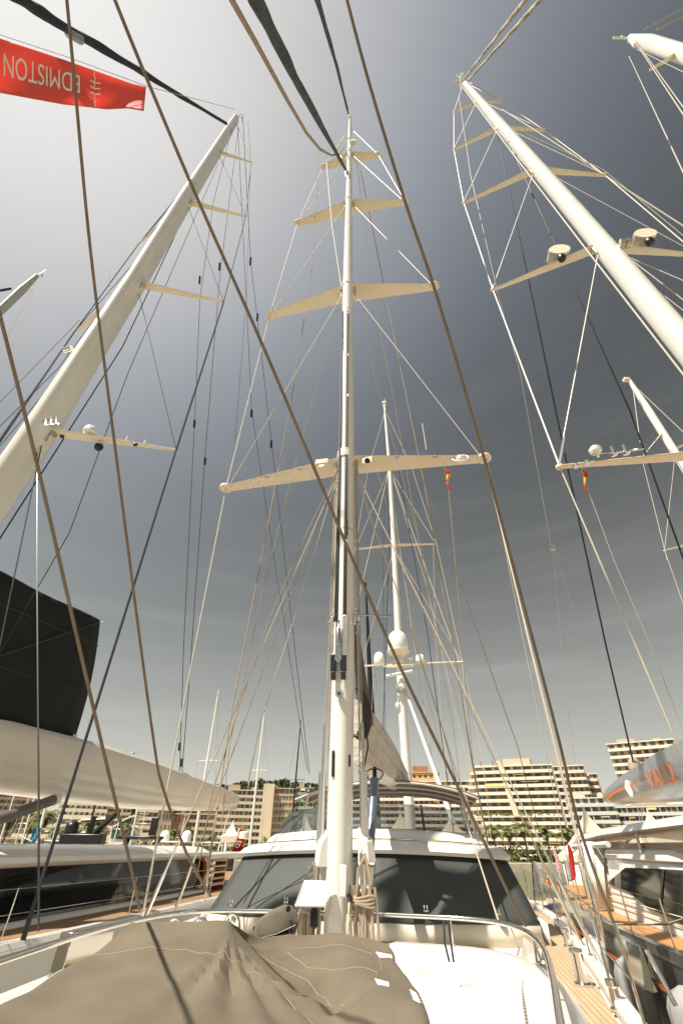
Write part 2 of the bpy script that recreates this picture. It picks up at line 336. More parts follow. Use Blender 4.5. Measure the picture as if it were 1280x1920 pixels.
TAN = mat('tan_render', (.46, .36, .25), .85, var=.08, vs=.1); TAND = mat('brown_render', (.40, .29, .21), .85, var=.1, vs=.1); CRM = mat('cream_render', (.60, .50, .36), .85, var=.06, vs=.1)
PALE = mat('pale_concrete', (.72, .65, .54), .8, var=.05, vs=.1); GREYW = mat('grey_white_panels', (.52, .53, .50), .6, var=.06, vs=.1); BRICK = mat('terracotta_wall', (.36, .17, .10), .9, var=.15, vs=.2); GRNB = mat('green_balcony', (.28, .36, .27), .6)
ROSE = mat('rose_brown_wall', (.46, .31, .215), .85, var=.1, vs=.1)
AWN = mat('ochre_awning', (.75, .40, .07), .8)
# far right stepped apartment block
r, Wd, H, fh = building('apartment_block', 'tall stepped beige apartment block with rounded balconies and an orange awning', 905, 1062, 1437, 250, 12, 8, ROSE, bandm=PALE, band_d=2.6, rounded=True, win_w=.8, roofbox=False, win_h=.5)
for f in range(5, 12):   # side wing stepping back with height
    w = (12-f)*.55+1.5; MB().slab([(-Wd/2-w*1.5, 2.5), (-Wd/2-w*1.5+.8, -.2), (-Wd/2, -1.2), (-Wd/2, 8), (-Wd/2-w*1.5, 8)], f*fh-.25, f*fh+1.0).build('side_balcony', PALE, r, smooth=False)
    MB().box((-Wd/2-w*.6, 5, f*fh+fh/2), (w*1.3, 7, fh)).build('side_wall', ROSE, r, smooth=False)
MB().add([(-3.5, -3.4, 5*fh), (-1.0, -3.4, 5*fh), (-4.8, -1.2, H+2.5), (-7.2, -1.2, H+2.5), (-3.5, .5, 5*fh), (-1, .5, 5*fh), (-4.8, .5, H+2.5), (-7.2, .5, H+2.5)], [(0, 1, 2, 3), (1, 5, 6, 2), (4, 0, 3, 7), (3, 2, 6, 7)]).build('sloping_fin', CRM, r, smooth=False)
MB().box((2.5, 6, H+1.8), (13, 9, 3.4)).box((-13, 7, H+.8), (10, 6, 1.4)).build('penthouse', CRM, r, smooth=False)
for x in (9.5, -9, -15): MB().box((x, 2, H+1.6), (.7, .7, 2.6)).build('chimney', BRICK, r, smooth=False)
MB().thick([(-14, -2.7, 8.75*fh+1), (-5, -2.7, 8.75*fh+1), (-5, -1.8, 9.6*fh), (-14, -1.8, 9.6*fh)], .05).build('awning', mat('ochre_awning', (.75, .40, .07), .8), r)
mb = MB(); rr = random.Random(3)
for k in range(420):
    x = rr.uniform(-Wd/2-3, 4) if k % 3 else rr.uniform(-Wd/2, Wd/2); c = Vector((x, -2.5+rr.uniform(-.3, .3), 5*fh+rr.uniform(.6, 2.0 if int(x) % 5 == 0 else 1.3))); a = Vector((rr.uniform(-.5, .5), 0, rr.uniform(-.5, .5))); mb.add([c-a, c+Vector((a.z, .2, -a.x)), c+a, c-Vector((a.z, .2, -a.x))], [(0, 1, 2, 3)])
mb.build('terrace_planting', mat('terrace_leaves', (.12, .15, .03), .9), r, smooth=False)
building('apartment_block', 'beige balcony apartment block rising behind the stepped one to its right', 1066, 1128, 1437, 275, 12, 6, ROSE, bandm=PALE, band_d=2, rounded=True)
building('apartment_block', 'small beige block with projecting balconies just right of the pair of beige blocks', 1118, 1150, 1452, 290, 11, 3, TAND, bandm=PALE, band_d=2, rounded=True, roofbox=False)
building('apartment_block', 'grey-white apartment block below the beige towers with wide flat balconies', 1075, 1165, 1497, 232, 7, 6, CRM, bandm=GREYW, band_d=2.2)
building('office_block', 'long low grey-white slab with continuous window bands behind the right-hand boom', 1150, 1420, 1512, 238, 6, 24, TAND, bandm=GREYW, band_d=1.6, win_w=.86)
building('apartment_block', 'white balconied tower high at the right edge behind the silver boom', 1188, 1330, 1392, 260, 14, 8, TAN, bandm=PALE, band_d=2.4, rounded=True, roofbox=True)
building('hotel', 'long white hotel slab with ten rows of shaded balconies behind the striped bimini', 655, 905, 1466, 290, 11, 26, TAND, bandm=PALE, band_d=2.6, win_w=.7, roofbox=False)
r, Wd, H, fh = building('penthouse', 'ochre rooftop storey with orange brick box above the long white hotel', 768, 835, 1449, 296, 12, 6, mat('ochre_render', (.50, .33, .16), .85, var=.1, vs=.1), z0=2, band_d=0, win_h=.4, roofbox=False, first=11)
MB().box((-1, 6, H+2), (9, 8, 3.4)).build('brick_box', BRICK, r, smooth=False)
# castle-like round tower
rt_ = root('round_tower', 'small round ochre tower on the hill to the right of the main mast', 'tower', (PW(682, 1450, Y=420).x, 420, 20)); z1 = PW(682, 1440, Y=420).z-20
MB().lathe((0, 0, 0), [(5, 0), (4.2, z1-6), (4.2, z1-4), (5.2, z1-3), (5.2, z1), (4.6, z1), (4.6, z1-1), (.1, z1-1)], 20).build('wall', mat('ochre_stone', (.42, .27, .15), .9, var=.15, vs=.3), rt_)
building('apartment_block', 'block glimpsed just right of the mast below the round tower', 664, 700, 1478, 300, 10, 4, TAN, bandm=PALE, band_d=1.6, roofbox=False)
# big hotel left of the mast
r, Wd, H, fh = building('hotel', 'large square beige hotel with rows of dark windows left of the main mast', 402, 488, 1482, 262, 9, 10, TAN, band_d=.5, band_h=.9, win_w=.9, win_h=.55, roofbox=True, bandm=CRM)
r2_ = building('hotel_wing', 'side wing of the large beige hotel set behind a blank corner pier', 507, 549, 1479, 268, 9, 7, TAND, band_d=.25, band_h=.8, win_w=.62, win_h=.5, roofbox=False, bandm=TAN)
xx = px2x(497, 264); zt = PW(497, 1474, Y=264).z; o = MB().box((xx, 272, zt/2+1), (px2x(508, 264)-px2x(487, 264), 18, zt)).build('corner_pier', CRM, smooth=False); tag(o, 'blank pale corner pier between the two faces of the beige hotel', 'building')
building('hotel_annex', 'long low beige annex stretching left from the large hotel', 325, 404, 1527, 258, 5, 12, TAN, band_d=.5, band_h=.9, bandm=CRM, win_w=.85, win_h=.5, roofbox=False)
building('apartment_block', 'beige block with green balconies just right of the large hotel', 551, 585, 1478, 272, 9, 4, TAN, band_d=1.8, bandm=GRNB, roofbox=True)
building('apartment_block', 'low orange-brown block glimpsed between the mast and the bimini post', 588, 640, 1508, 278, 7, 6, BRICK, band_d=1.2, bandm=TAN, roofbox=False)
building('apartment_tower', 'brown apartment tower at the far left edge under the cream boom', -110, 62, 1430, 238, 14, 16, mat('umber_render', (.27, .19, .135), .85, var=.1, vs=.1), band_d=.5, band_h=.8, bandm=TAND, win_w=.6, win_h=.45, roofbox=False)
building('terraced_hotel', 'ornate cream hotel with arched galleries below the cream boom', 96, 190, 1497, 246, 8, 9, CRM, band_d=.8, bandm=PALE, win_w=.62, win_h=.6)
for i, (a, b, t, fl) in enumerate(((68, 214, 1536, 4), (30, 222, 1556, 3), (0, 236, 1574, 2))):
    building('hotel_terrace', ('upper', 'middle', 'lowest')[i]+' cream terrace storey stepping down in front of the ornate hotel', a, b, t, 240-7*i, fl, 14, TAN, band_d=1.4, bandm=PALE, win_w=.7, roofbox=False, depth=8, first=fl-1)
building('apartment_block', 'tan block behind the ornate cream hotel to its right', 186, 236, 1505, 256, 8, 6, TAND, band_d=1.0, bandm=CRM)
r = root('glass_hall', 'low white hall with a curved green glass wall left of the white ribbed block', 'building', (px2x(228, 215), 215, 2)); w = px2x(247, 215)-px2x(207, 215)
MB().box((0, 5, 3.8), (w, 10, 7.6)).build('wall', PALE, r, smooth=False)
MB().loft([[(-w/2+w*f, -1, 7.5+4.5*math.sin(f*1.45)*1), (-w/2+w*f, 9, 7.5+4.5*math.sin(f*1.45)), (-w/2+w*f, 9, 8.1+4.5*math.sin(f*1.45)), (-w/2+w*f, -1, 8.1+4.5*math.sin(f*1.45))] for f in [i/10 for i in range(11)]]).build('roof', PALE, r)
mb = MB(); mb.grid([[(-w/2+w*f, -.4, 4.8), (-w/2+w*f, -.4, 7.5+4.5*math.sin(f*1.45))] for f in [.08+i/11 for i in range(11)]]); mb.build('glass_wall', mat('green_glass', (.03, .085, .075), .1), r)
building('ribbed_block', 'white block with vertical ribs beside the green glass hall', 246, 290, 1507, 245, 6, 4, TAN, band_d=1.2, bandm=PALE, roofbox=False)
for i, (a, b, t, m_, lb) in enumerate(((290, 318, 1520, TAN, 'tan house with small windows right of the ribbed block'), (312, 346, 1528, BRICK, 'terracotta red house between the ribbed block and the hotel annex'), (250, 300, 1545, CRM, 'low cream house in front of the ribbed block'))):
    building('town_house', lb, a, b, t, 235+5*i, 4, 4, m_, band_d=0, roofbox=False, win_w=.4, win_h=.4)
# ================================================================== PALMS AND SHRUBS
PALMG = mat('palm_fronds', (.20, .21, .07), .8, var=.35, vs=.8); PALMT = mat('palm_trunk', (.17, .12, .08), .95, var=.3, vs=1.5, bump=.5, bs=4); DRYF = mat('dry_fronds', (.22, .16, .07), .9, var=.3, vs=1)
def frond(mb, c, az, el, L, rr):
    d = Vector((math.cos(az), math.sin(az), 0)); P = []
    for i in range(8):
        f = i/7; a = el-1.7*f*f; P.append(P[-1]+(d*math.cos(a)+Vector((0, 0, math.sin(a))))*L/7 if P else c.copy())
    side = Vector((-d.y, d.x, 0))
    for i in range(1, 8):
        for s in (-1, 1):
            for h in (0, .5):
                p = P[i-1].lerp(P[i], h); w = L*.26*(1-.55*abs(i/7-.4)); t = p+side*s*w+d*w*.6-Vector((0, 0, w*.45)); mb.add([p, p+(P[i]-P[i-1])*.42, t], [(0, 1, 2)])
def palm_mesh(seed, full):
    rr = random.Random(seed); h = 5.6; mt = MB(); mt.tube([(0, 0, -.3), (.06, 0, .4), (.1, .05, h*.5), (.05, 0, h*.9), (.05, 0, h)], [.24, .17, .14, .15, .24], 9)
    mf = MB(); c = Vector((.05, 0, h))
    for k in range(44 if full else 30): frond(mf, c, rr.uniform(0, 6.28), rr.uniform(-.35, 1.35), rr.uniform(1.9, 2.7), rr)
    md = MB()
    for k in range(10): frond(md, c-Vector((0, 0, .2)), rr.uniform(0, 6.28), rr.uniform(-1.1, -.5), 1.5, rr)
    return mt, mf, md
PM = []
for sd_, full in ((1, True), (2, False), (3, True)):
    t, f, d = palm_mesh(sd_, full); r = root('palm_tree', '', 'palm tree'); a = t.build('trunk', PALMT, r); b = f.build('crown', PALMG, r, smooth=False); c = d.build('dry_fronds', DRYF, r, smooth=False); PM.append((r, [a, b, c]))
palms = [(20, 1538, 'left of the blue banner flag, nearest the left edge', 170), (58, 1548, 'just left of the blue flag', 174), (86, 1532, 'above the blue flag, dark crowned', 172), (105, 1560, 'low crown right of the blue flag', 170), (168, 1545, 'left of the black crane arm below the ornate hotel', 176), (188, 1548, 'right of the black carbon mast below the ornate hotel', 176), (240, 1556, 'in front of the glass hall', 174), (326, 1565, 'left of the big white boom end, low', 172), (398, 1572, 'in front of the hotel annex entrance', 174), (445, 1560, 'in front of the large hotel, left side', 178), (500, 1576, 'below the blank pier of the large hotel', 172), (556, 1536, 'beside the green balconies', 180),
         (924, 1558, 'leftmost in front of the stepped apartment block, beside the dark windscreen corner', 176), (951, 1562, 'wide crowned, second from the left before the stepped block', 172), (978, 1553, 'tall thin one before the middle of the stepped block', 174), (1009, 1585, 'short one in front of the others, left of the pink pennant', 168), (1023, 1562, 'slender one above the pink pennant', 174), (1062, 1563, 'wide crowned one left of the big white marquee peak', 172), (1190, 1560, 'showing between the two marquee peaks', 174)]
for i, (px, py, lb, Y) in enumerate(palms):
    src, parts = PM[i % 3]
    top_ = PW(px, py, Y=Y); s = (top_.z-1.8)/6.1*1.08
    if i < 3: r = src; ps = parts
    else:
        r = src.copy(); COL.objects.link(r)
        for c in parts: d = c.copy(); COL.objects.link(d); d.parent = r
    r.location = (top_.x, Y, 1.8); r.scale = (s*1.25, s*1.25, s); r.rotation_euler.z = i*1.3; tag(r, 'promenade palm tree '+lb, 'palm tree', 'palm trees along the promenade')
def leaf_clump(mb, c, r_, n, rr, s=.3):
    for q in range(n):
        d = Vector((rr.gauss(0, 1), rr.gauss(0, 1), rr.gauss(0, 1))).normalized()*rr.uniform(.5, 1); p = Vector(c)+Vector((d.x*r_[0], d.y*r_[1], d.z*r_[2]))
        a = Vector((rr.uniform(-1, 1), rr.uniform(-1, 1), rr.uniform(-1, 1))).normalized()*s; b = a.cross(Vector((rr.uniform(-1, 1), rr.uniform(-1, 1), rr.uniform(-1, 1)))).normalized()*s*.8; mb.add([p-a, p+b, p+a, p-b], [(0, 1, 2, 3)])
rr = random.Random(8); mb = MB(); mbb = MB()
for k in range(420):
    x = rr.uniform(-115, 20) if k % 3 else rr.uniform(30, 110); h = rr.uniform(.8, 2.0) if k % 4 else rr.uniform(2.2, 4.0)
    leaf_clump(mb if k % 2 else mbb, (x, rr.uniform(176, 184), 1.8+h*.6), (h*1.1, h, h*.8), 46, rr, .42)
for m_, c in ((mb, (.17, .19, .05)), (mbb, (.11, .13, .04))): o = m_.build('promenade_shrubbery', mat('shrub_leaves_%d' % int(c[0]*1000), c, .9, var=.4, vs=.4), smooth=False); o['kind'] = 'stuff'
# parked car on the promenade road
cr_ = root('parked_car', 'white hatchback parked on the promenade under the palm trees', 'car', (px2x(978, 178), 178, 1.85))
MB().loft([[Vector((x, y*w, z)) for y, z in ((-.85, .35), (-.88, .7), (-.80, zt_), (.80, zt_), (.88, .7), (.85, .35))] for x, w, zt_ in ((-2.1, .85, .75), (-1.9, 1, .9), (-.9, 1, .95), (1.2, 1, .98), (2.0, 1, .92), (2.15, .9, .7))]).build('body', PLASTICW, cr_)
MB().loft([[Vector((x, y*w, z)) for y, z in ((-.80, .9), (-.62, zt_), (.62, zt_), (.8, .9))] for x, w, zt_ in ((-1.2, 1, .95), (-.5, 1, 1.42), (1.1, 1, 1.45), (1.9, 1, .98))]).build('cabin', DARKGL, cr_)
MB().box((.3, 0, 1.46), (1.6, 1.2, .05)).build('roof', PLASTICW, cr_, bevel=.02)
for x in (-1.3, 1.35):
    for y in (-.8, .8): MB().tube([(x, y-.1, .33), (x, y+.1, .33)], .33, 14).build('wheel', BLACK, cr_)
for y in (-.6, .6): MB().box((-2.08, y, .7), (.08, .3, .12)).build('headlight', CHROME, cr_)
# street lamps
for i, (px, lb) in enumerate(((1040, 'left of the marquee'), (893, 'beside the windscreen corner'), (120, 'near the ornate hotel'))):
    r = root('street_lamp', 'slim grey street lamp on the promenade '+lb, 'street lamp', (px2x(px, 176), 176, 1.8), 0, 'street lamps on the promenade'); MB().tube([(0, 0, 0), (0, 0, 6.4), (.3, 0, 6.8), (1.1, 0, 6.9)], .07, 7).build('pole', STEEL, r); MB().box((1.3, 0, 6.88), (.6, .2, .12)).build('lamp_head', STEEL, r)
# ================================================================== OTHER BOATS
def sailboat(px_t, py_t, px_b, Y, label, mm=MASTW, hw=.14, spr=((.62, 1.3),), hullm=WHITE, boom=True):
    t = PW(px_t, py_t, Y=Y); b = PW(px_b, 1600, Y=Y); r = root('moored_sailboat', label, 'sailboat', (b.x, Y, 0), YAW)
    dx = (t.x-b.x)*0; h = t.z; L = max(8, h*.55)
    mb = MB(); R = [[(w*L*.16, y*L, 1.2), (w*L*.15, y*L, .5), (w*L*.08, y*L, -.2), (-w*L*.08, y*L, -.2), (-w*L*.15, y*L, .5), (-w*L*.16, y*L, 1.2)] for y, w in ((-.5, .05), (-.35, .55), (-.1, .95), (.2, 1), (.5, .8))]
    mb.loft(R).build('hull', hullm, r); MB().loft([[(w*L*.1, y*L, 1.2), (w*L*.09, y*L, 1.2+hh), (-w*L*.09, y*L, 1.2+hh), (-w*L*.1, y*L, 1.2)] for y, w, hh in ((-.25, .4, .1), (-.15, .8, .4), (.2, 1, .45), (.22, 1, .1))]).build('cabin', WHITE, r)
    mx_ = (t.x-b.x); MB().tube([(0, 0, 1.2), (mx_*.5, 0, h*.5), (mx_, 0, h)], [hw, hw, hw*.55], 8).build('mast', mm, r)
    for f, w in spr: MB().tube([(mx_*f-w, .2, h*f), (mx_*f, 0, h*f+.05), (mx_*f+w, .2, h*f)], .04, 5).build('spreader', mm, r)
    if boom: MB().tube([(0, .1, 2.6), (0, L*.38, 2.7)], [.2, .16], 8).build('boom', CREAM, r)
    MB().tube([(mx_, 0, h), (0, -L*.48, 1.3)], .02, 4).tube([(mx_, 0, h), (0, L*.48, 1.3)], .015, 4).build('stay', PALEROD, r)
    for s in (-1, 1): MB().tube([(mx_, 0, h*.97), (mx_*.62+s*spr[0][1], .2, h*.62), (s*L*.13, .1, 1.2)], .014, 4).build('shroud', STEEL, r)
    MB().tube([(mx_, 0, h), (mx_+.1, 0, h+.9)], .02, 4).tube([(mx_-.2, 0, h+.1), (mx_+.25, .1, h+.15)], .03, 4).build('masthead_antenna', STEEL, r)
    return r
sailboat(410, 1295, 362, 62, 'moored white sailboat whose thin mast rises left of the boom end', hw=.17)
sailboat(497, 1325, 466, 70, 'moored white sailboat whose thin mast rises over the large hotel', hw=.17)
sailboat(564, 1352, 541, 75, 'moored sailboat with a thin black mast left of the main mast', BLACK, .14)
sailboat(684, 1092, 712, 68, 'sailboat with a tall black carbon mast seen just right of the main mast', BLACK, .42, ((.62, .8), (.8, .7)))
sailboat(182, 1490, 160, 90, 'black-masted sailboat below the cream boom', BLACK, .2, ((.8, .4),), BLACK)
for i, (a, b, c, Y, lb) in enumerate(((33, 1466, 0, 60, 'nearest the left edge'), (54, 1495, 28, 80, 'second from the left edge'), (76, 1445, 44, 62, 'crossing the brown tower'), (100, 1440, 74, 70, 'just left of the blue flag'), (147, 1492, 117, 85, 'in front of the ornate hotel'), (118, 1500, 95, 95, 'right of the blue flag'), (260, 1505, 243, 90, 'in front of the white ribbed block'), (232, 1512, 206, 88, 'over the black hardtop boat'), (432, 1520, 395, 66, 'right of the boom end, short and slanting'), (348, 1530, 330, 80, 'behind the white radar domes'), (275, 1500, 262, 95, 'beside the ribs of the white block'))):
    sailboat(a, b, c, Y, 'small moored sailboat with a short white mast, '+lb, hw=.10 if i not in (3, 6) else .2, spr=((.7, .7),))
# masts of yachts outside the frame on both sides
def side_mast(label, pts, Y, hw, sprs, lines, m=MASTW):
    r = root('sailing_yacht', label, 'sailing yacht'); P = [PW(px, py, Y=Y) for px, py in pts]
    base = P[-1].copy(); base.z = 3; P.append(base)
    mast = MB().loft([ellring(p, hw*(.55 if i == 0 else 1), hw*1.3*(.55 if i == 0 else 1), 14, 2.2) for i, p in enumerate(P)]).build('mast', m, r)
    L = 26; mb = MB(); R = []
    for y, w in ((-20, .05), (-12, .7), (-4, .95), (6, 1), (20, .8)):
        c = lambda x, z: Vector((base.x+x*ca-y*sa, base.y+x*sa+y*ca, z)); R.append([c(w*4, 3.3), c(w*3.9, 1.5), c(w*2.5, 0), c(-w*2.5, 0), c(-w*3.9, 1.5), c(-w*4, 3.3)])
    mb.loft(R).build('hull', WHITE, r)
    for a, b, w in sprs:
        A, B = PW(*a, Y=Y), PW(*b, Y=Y+.6); MB().loft([[p+Vector((0, u, v)) for u, v in ((-.18*k, 0), (0, .06*k), (.18*k, 0), (0, -.06*k))] for p, k in ((A, w*1.4), (B, w*.6))]).build('spreader', CREAM, r)
    for a, b, w, mm in lines:
        A, B = PW(*a, Y=Y), PW(*b, Y=Y); line('W', [A, B], w, 'stay', mm, r, n=5)
    return r, P
r, P = side_mast('yacht beyond the left edge, only its slim grey mast top and stays in view', [(70, 517), (40, 545), (0, 583), (-80, 665)], 14, .2, [], [((72, 520), (10, 640), 1.2, PALEROD), ((66, 525), (20, 700), 1.2, PALEROD), ((60, 530), (0, 720), 1.2, PALEROD), ((68, 525), (32, 690), 1, PALEROD), ((0, 545), (22, 541), 6, BLACK)], mat('grey_mast', (.42, .44, .44), .4))
t = P[0]; MB().tube([t, t+Vector((.25, 0, .9))], .03, 5).tube([t+Vector((0, 0, .1)), t+Vector((.35, 0, .15)), t+Vector((.4, 0, -.2))], .03, 5).build('masthead_gear', STEEL, r)
r, P = side_mast('yacht beyond the right edge, its slender cream mizzen mast in view', [(1178, 712), (1215, 770), (1258, 838), (1300, 905)], 24.4, .24, [((1240, 812), (1202, 858), .8), ((1262, 842), (1330, 815), 1), ((1310, 1015), (1243, 1032), 1)], [((1185, 722), (1199, 830), 1.5, ROD), ((1190, 725), (1285, 815), 2.5, ROD), ((1202, 858), (1250, 1050), 1.5, PALEROD), ((1265, 850), (1245, 1030), 1.5, PALEROD), ((1245, 1032), (1300, 1190), 1.5, PALEROD), ((1188, 730), (1290, 900), 1.2, DKROPE), ((1192, 735), (1290, 985), 1.2, DKROPE)])
MB().box(P[0]+Vector((-.25, 0, .0)), (.5, .4, .3)).build('masthead_block', CREAM, r, bevel=.04)
r, P = side_mast('yacht beyond the top right corner, only its thick masthead in view', [(1180, 72), (1215, 80), (1290, 105), (1400, 142)], 5.6, .5, [((1285, 92), (1217, 131), 1.2)], [((1178, 105), (1290, 345), 2.2, PALEROD), ((1192, 82), (1290, 230), 2.2, PALEROD), ((1200, 90), (1290, 215), 2, PALEROD), ((1205, 55), (1300, 5), 4, PALEROD), ((1230, 55), (1300, 20), 5, PALEROD), ((1192, 92), (1290, 140), 1.5, PALEROD)])
t = P[0]; MB().tube([t+Vector((-.2, 0, .3)), t+Vector((-1.6, 0, .5))], .12, 6).tube([t+Vector((0, 0, -.2)), t+Vector((-.3, .3, -2.5))], .22, 6).tube([t+Vector((0, 0, .3)), t+Vector((-.2, 0, 2))], .05, 5).build('masthead_gear', MASTW, r)
# motor boats behind the left yacht
r = root('motor_yacht', 'motor yacht with a black hardtop and radar arch behind the left-hand cabin roof', 'motor boat', (px2x(268, 60), 60, 0), YAW)
MB().loft([[(w*2.6, y, 2.4), (w*2.4, y, 1), (w*1.2, y, -.3), (-w*1.2, y, -.3), (-w*2.4, y, 1), (-w*2.6, y, 2.4)] for y, w in ((-9, .05), (-6, .7), (0, 1), (7, .95))]).build('hull', WHITE, r)
MB().loft([[(w*2.3, y, 2.4), (w*2.1, y, zt_), (-w*2.1, y, zt_), (-w*2.3, y, 2.4)] for y, w, zt_ in ((-4, .7, 2.6), (-2.5, .9, 4.2), (4, 1, 4.3), (4.5, 1, 2.6))]).build('cabin', WHITE, r)
MB().box((.2, 0, 4.9), (4.2, 3.4, .22)).build('hardtop', BLACK, r, bevel=.08); MB().box((-.1, 0, 5.9), (4.0, 3.0, .3)).build('upper_hardtop', BLACK, r, bevel=.1)
for s in (-1, 1): MB().thick([(s*1.6, -1, 4.9), (s*1.6, 0, 4.9), (s*1.9, .9, 5.8), (s*1.9, -.1, 5.8)], .12).build('hardtop_leg', BLACK, r)
MB().box((1.2, 0, 6.9), (.7, .5, 1.6)).box((.6, 0, 6.5), (1.2, .3, .2)).build('radar_mast', BLACK, r, bevel=.05)
for i, (px, Y, lb) in enumerate(((330, 70, 'with twin white domes left of the boom end'), (395, 85, 'low and white under the hotel annex'), (128, 75, 'with a flat white roof behind the blue flag'))):
    r = root('motor_boat', 'white motor boat '+lb, 'motor boat', (px2x(px, Y), Y, 0), YAW)
    MB().loft([[(w*2.6, y, 2.2), (w*2.4, y, 1), (w*1.2, y, -.3), (-w*1.2, y, -.3), (-w*2.4, y, 1), (-w*2.6, y, 2.2)] for y, w in ((-8, .05), (-5, .7), (0, 1), (7, .95))]).build('hull', WHITE, r)
    MB().loft([[(w*2.2, y, 2.2), (w*2.0, y, zt_), (-w*2.0, y, zt_), (-w*2.2, y, 2.2)] for y, w, zt_ in ((-4, .6, 2.4), (-2, .9, 4.4), (4, 1, 4.5), (4.3, 1, 2.4))]).build('cabin', WHITE, r)
    MB().grid([[(-2.05, -1.8, 3.2), (2.05, -1.8, 3.2)], [(-1.9, -2.1, 4.0), (1.9, -2.1, 4.0)]]).build('windscreen', DARKGL, r, solid=.05)
    MB().box((0, 1, 5.6), (4.6, 4.5, .15)).build('hardtop', WHITE, r, bevel=.05)
    for s in (-1, 1): MB().tube([(s*1.8, 2.5, 4.4), (s*1.8, 2, 5.6)], .07).build('hardtop_leg', WHITE, r)
    if i == 0:
        for x in (-1.4, 1.6): dome((x, 0, 5.6), .62, 1.2, r)
r = root('black_crane', 'black deck crane and satellite dome behind the left-hand cabin roof', 'crane', (px2x(160, 45), 45, 0))
MB().box((0, 0, 3.2), (3.4, 1.2, 5.6)).build('base', BLACK, r, bevel=.1); dome((-1.2, 0, 6.0), .55, .9, r, BLACK); MB().tube([(.8, 0, 6.0), (2.4, 0, 7.6)], [.28, .2]).build('jib', BLACK, r); MB().tube([(-.6, 0, 6.9), (1.4, 0, 7.0)], .12).build('beam', BLACK, r); MB().tube([(.4, 0, 5.8), (.4, 0, 7.2)], .25).build('column', BLACK, r)
# flags standing on quays
def feather(px, pyt, pyb, wpx, Y, label, m, lean=0, txt=None, tm=None, size=.5, pole=True, curved=True, name='feather_flag'):
    a, b = PW(px, pyt, Y=Y), PW(px+lean, pyb, Y=Y); s = Y*1.0; w = (PW(px+wpx, 1600, Y=Y)-PW(px, 1600, Y=Y)).x; r = root(name, label, 'flag')
    base = b.copy(); base.z = min(b.z-.1, 1.6); MB().tube([base, b, a], .03, 6).build('pole', BLACK if pole is True else pole, r)
    n = 12; G = []
    for i in range(n+1):
        f = i/n; p = a.lerp(b, f); ww = w*(min(1, .35+3*f) if curved else 1)*(1 if f < .88 or not curved else 1-(f-.88)*3); G.append([p+Vector((w*.02, 0, 0)), p+Vector((ww*.5, -.04*math.sin(i*.9)*w, 0)), p+Vector((ww, -.1+.05*math.sin(i*.7)*w, -.05*w))])
    MB().grid(G).build('cloth', m, r, solid=.012)
    if txt:
        mid = a.lerp(b, .52)+Vector((w*.5, -.1-.05*w, 0)); text('lettering', txt, size, tm, r, mid, (a-b), Vector((-1, 0, 0)), .002)
    return r
feather(996, 1614, 1682, 19, 42, 'tall white feather flag with dark vertical lettering between the yachts', mat('flag_white', (.88, .87, .85), .8, transl=.4), 5, 'ROCCABELLA', mat('grey_print', (.16, .17, .20), .7), .27)
feather(1063, 1583, 1650, 7, 46, 'red feather flag standing left of the marquee entrance', REDD, 9, None, pole=REDD)
feather(1036, 1590, 1632, 4, 46, 'pink and white pennant beside the boarding rail', mat('pink_cloth', (.75, .30, .38), .7), 10, None, pole=WHITE)
feather(1056, 1612, 1652, 9, 46.4, 'grey feather flag with a dark round emblem beside the marquee', mat('pale_grey_cloth', (.45, .47, .50), .7), 8)
# red flag with two white letters, left of the dark windscreen
r = root('banner_flag', 'red flag with white letters ED left of the dark covered windscreen', 'flag'); D = 24
G = [[PW(*p, d=D+q) for p, q in row] for row in ([((450, 1555), 0), ((456, 1557), .1), ((461, 1563), 0)], [((443, 1578), .05), ((452, 1580), .2), ((458, 1578), .1)], [((434, 1597), 0), ((445, 1599), .1), ((453, 1597), 0)])]
MB().grid(G).build('cloth', REDD, r, solid=.02); MB().tube([PW(449, 1552, d=D), PW(425, 1625, d=D)], .03, 6).build('pole', CHROME, r)
o_, e_, f_ = PW(446, 1583, d=D-.25), PW(441, 1592, d=D-.25)-PW(450, 1574, d=D-.25), None
text('lettering', 'ED', .36, WT, r, o_, e_, Vector((1, 0, .45)), .002)
MB().lathe(PW(457, 1573, d=D-.8), [(.02, 0), (.28, .02), (.28, .28), (.2, .32), (.02, .33)], 14).build('lamp_head', CREAM, r)
r = root('blue_flag', 'bright blue rectangular flag on a slanting pole at the left', 'flag'); D = 44
MB().grid([[PW(66+12*v, 1551+2*v, d=D+.3*math.sin(v*6)), PW(58+12*v, 1572+v, d=D+.3*math.sin(v*6+1)), PW(44+16*v, 1594, d=D)] for v in (0, .25, .5, .75, 1)]).build('cloth', BLUEF, r, solid=.03)
MB().tube([PW(36, 1566, d=D), PW(84, 1589, d=D)], .06, 6).build('pole', WHITE, r)
text('lettering', 'D O C', .38, mat('pale_blue_print', (.3, .5, .62), .7), r, PW(64, 1572, d=D-.5), PW(70, 1556, d=D)-PW(58, 1588, d=D), Vector((-1, 0, .4)), .002)
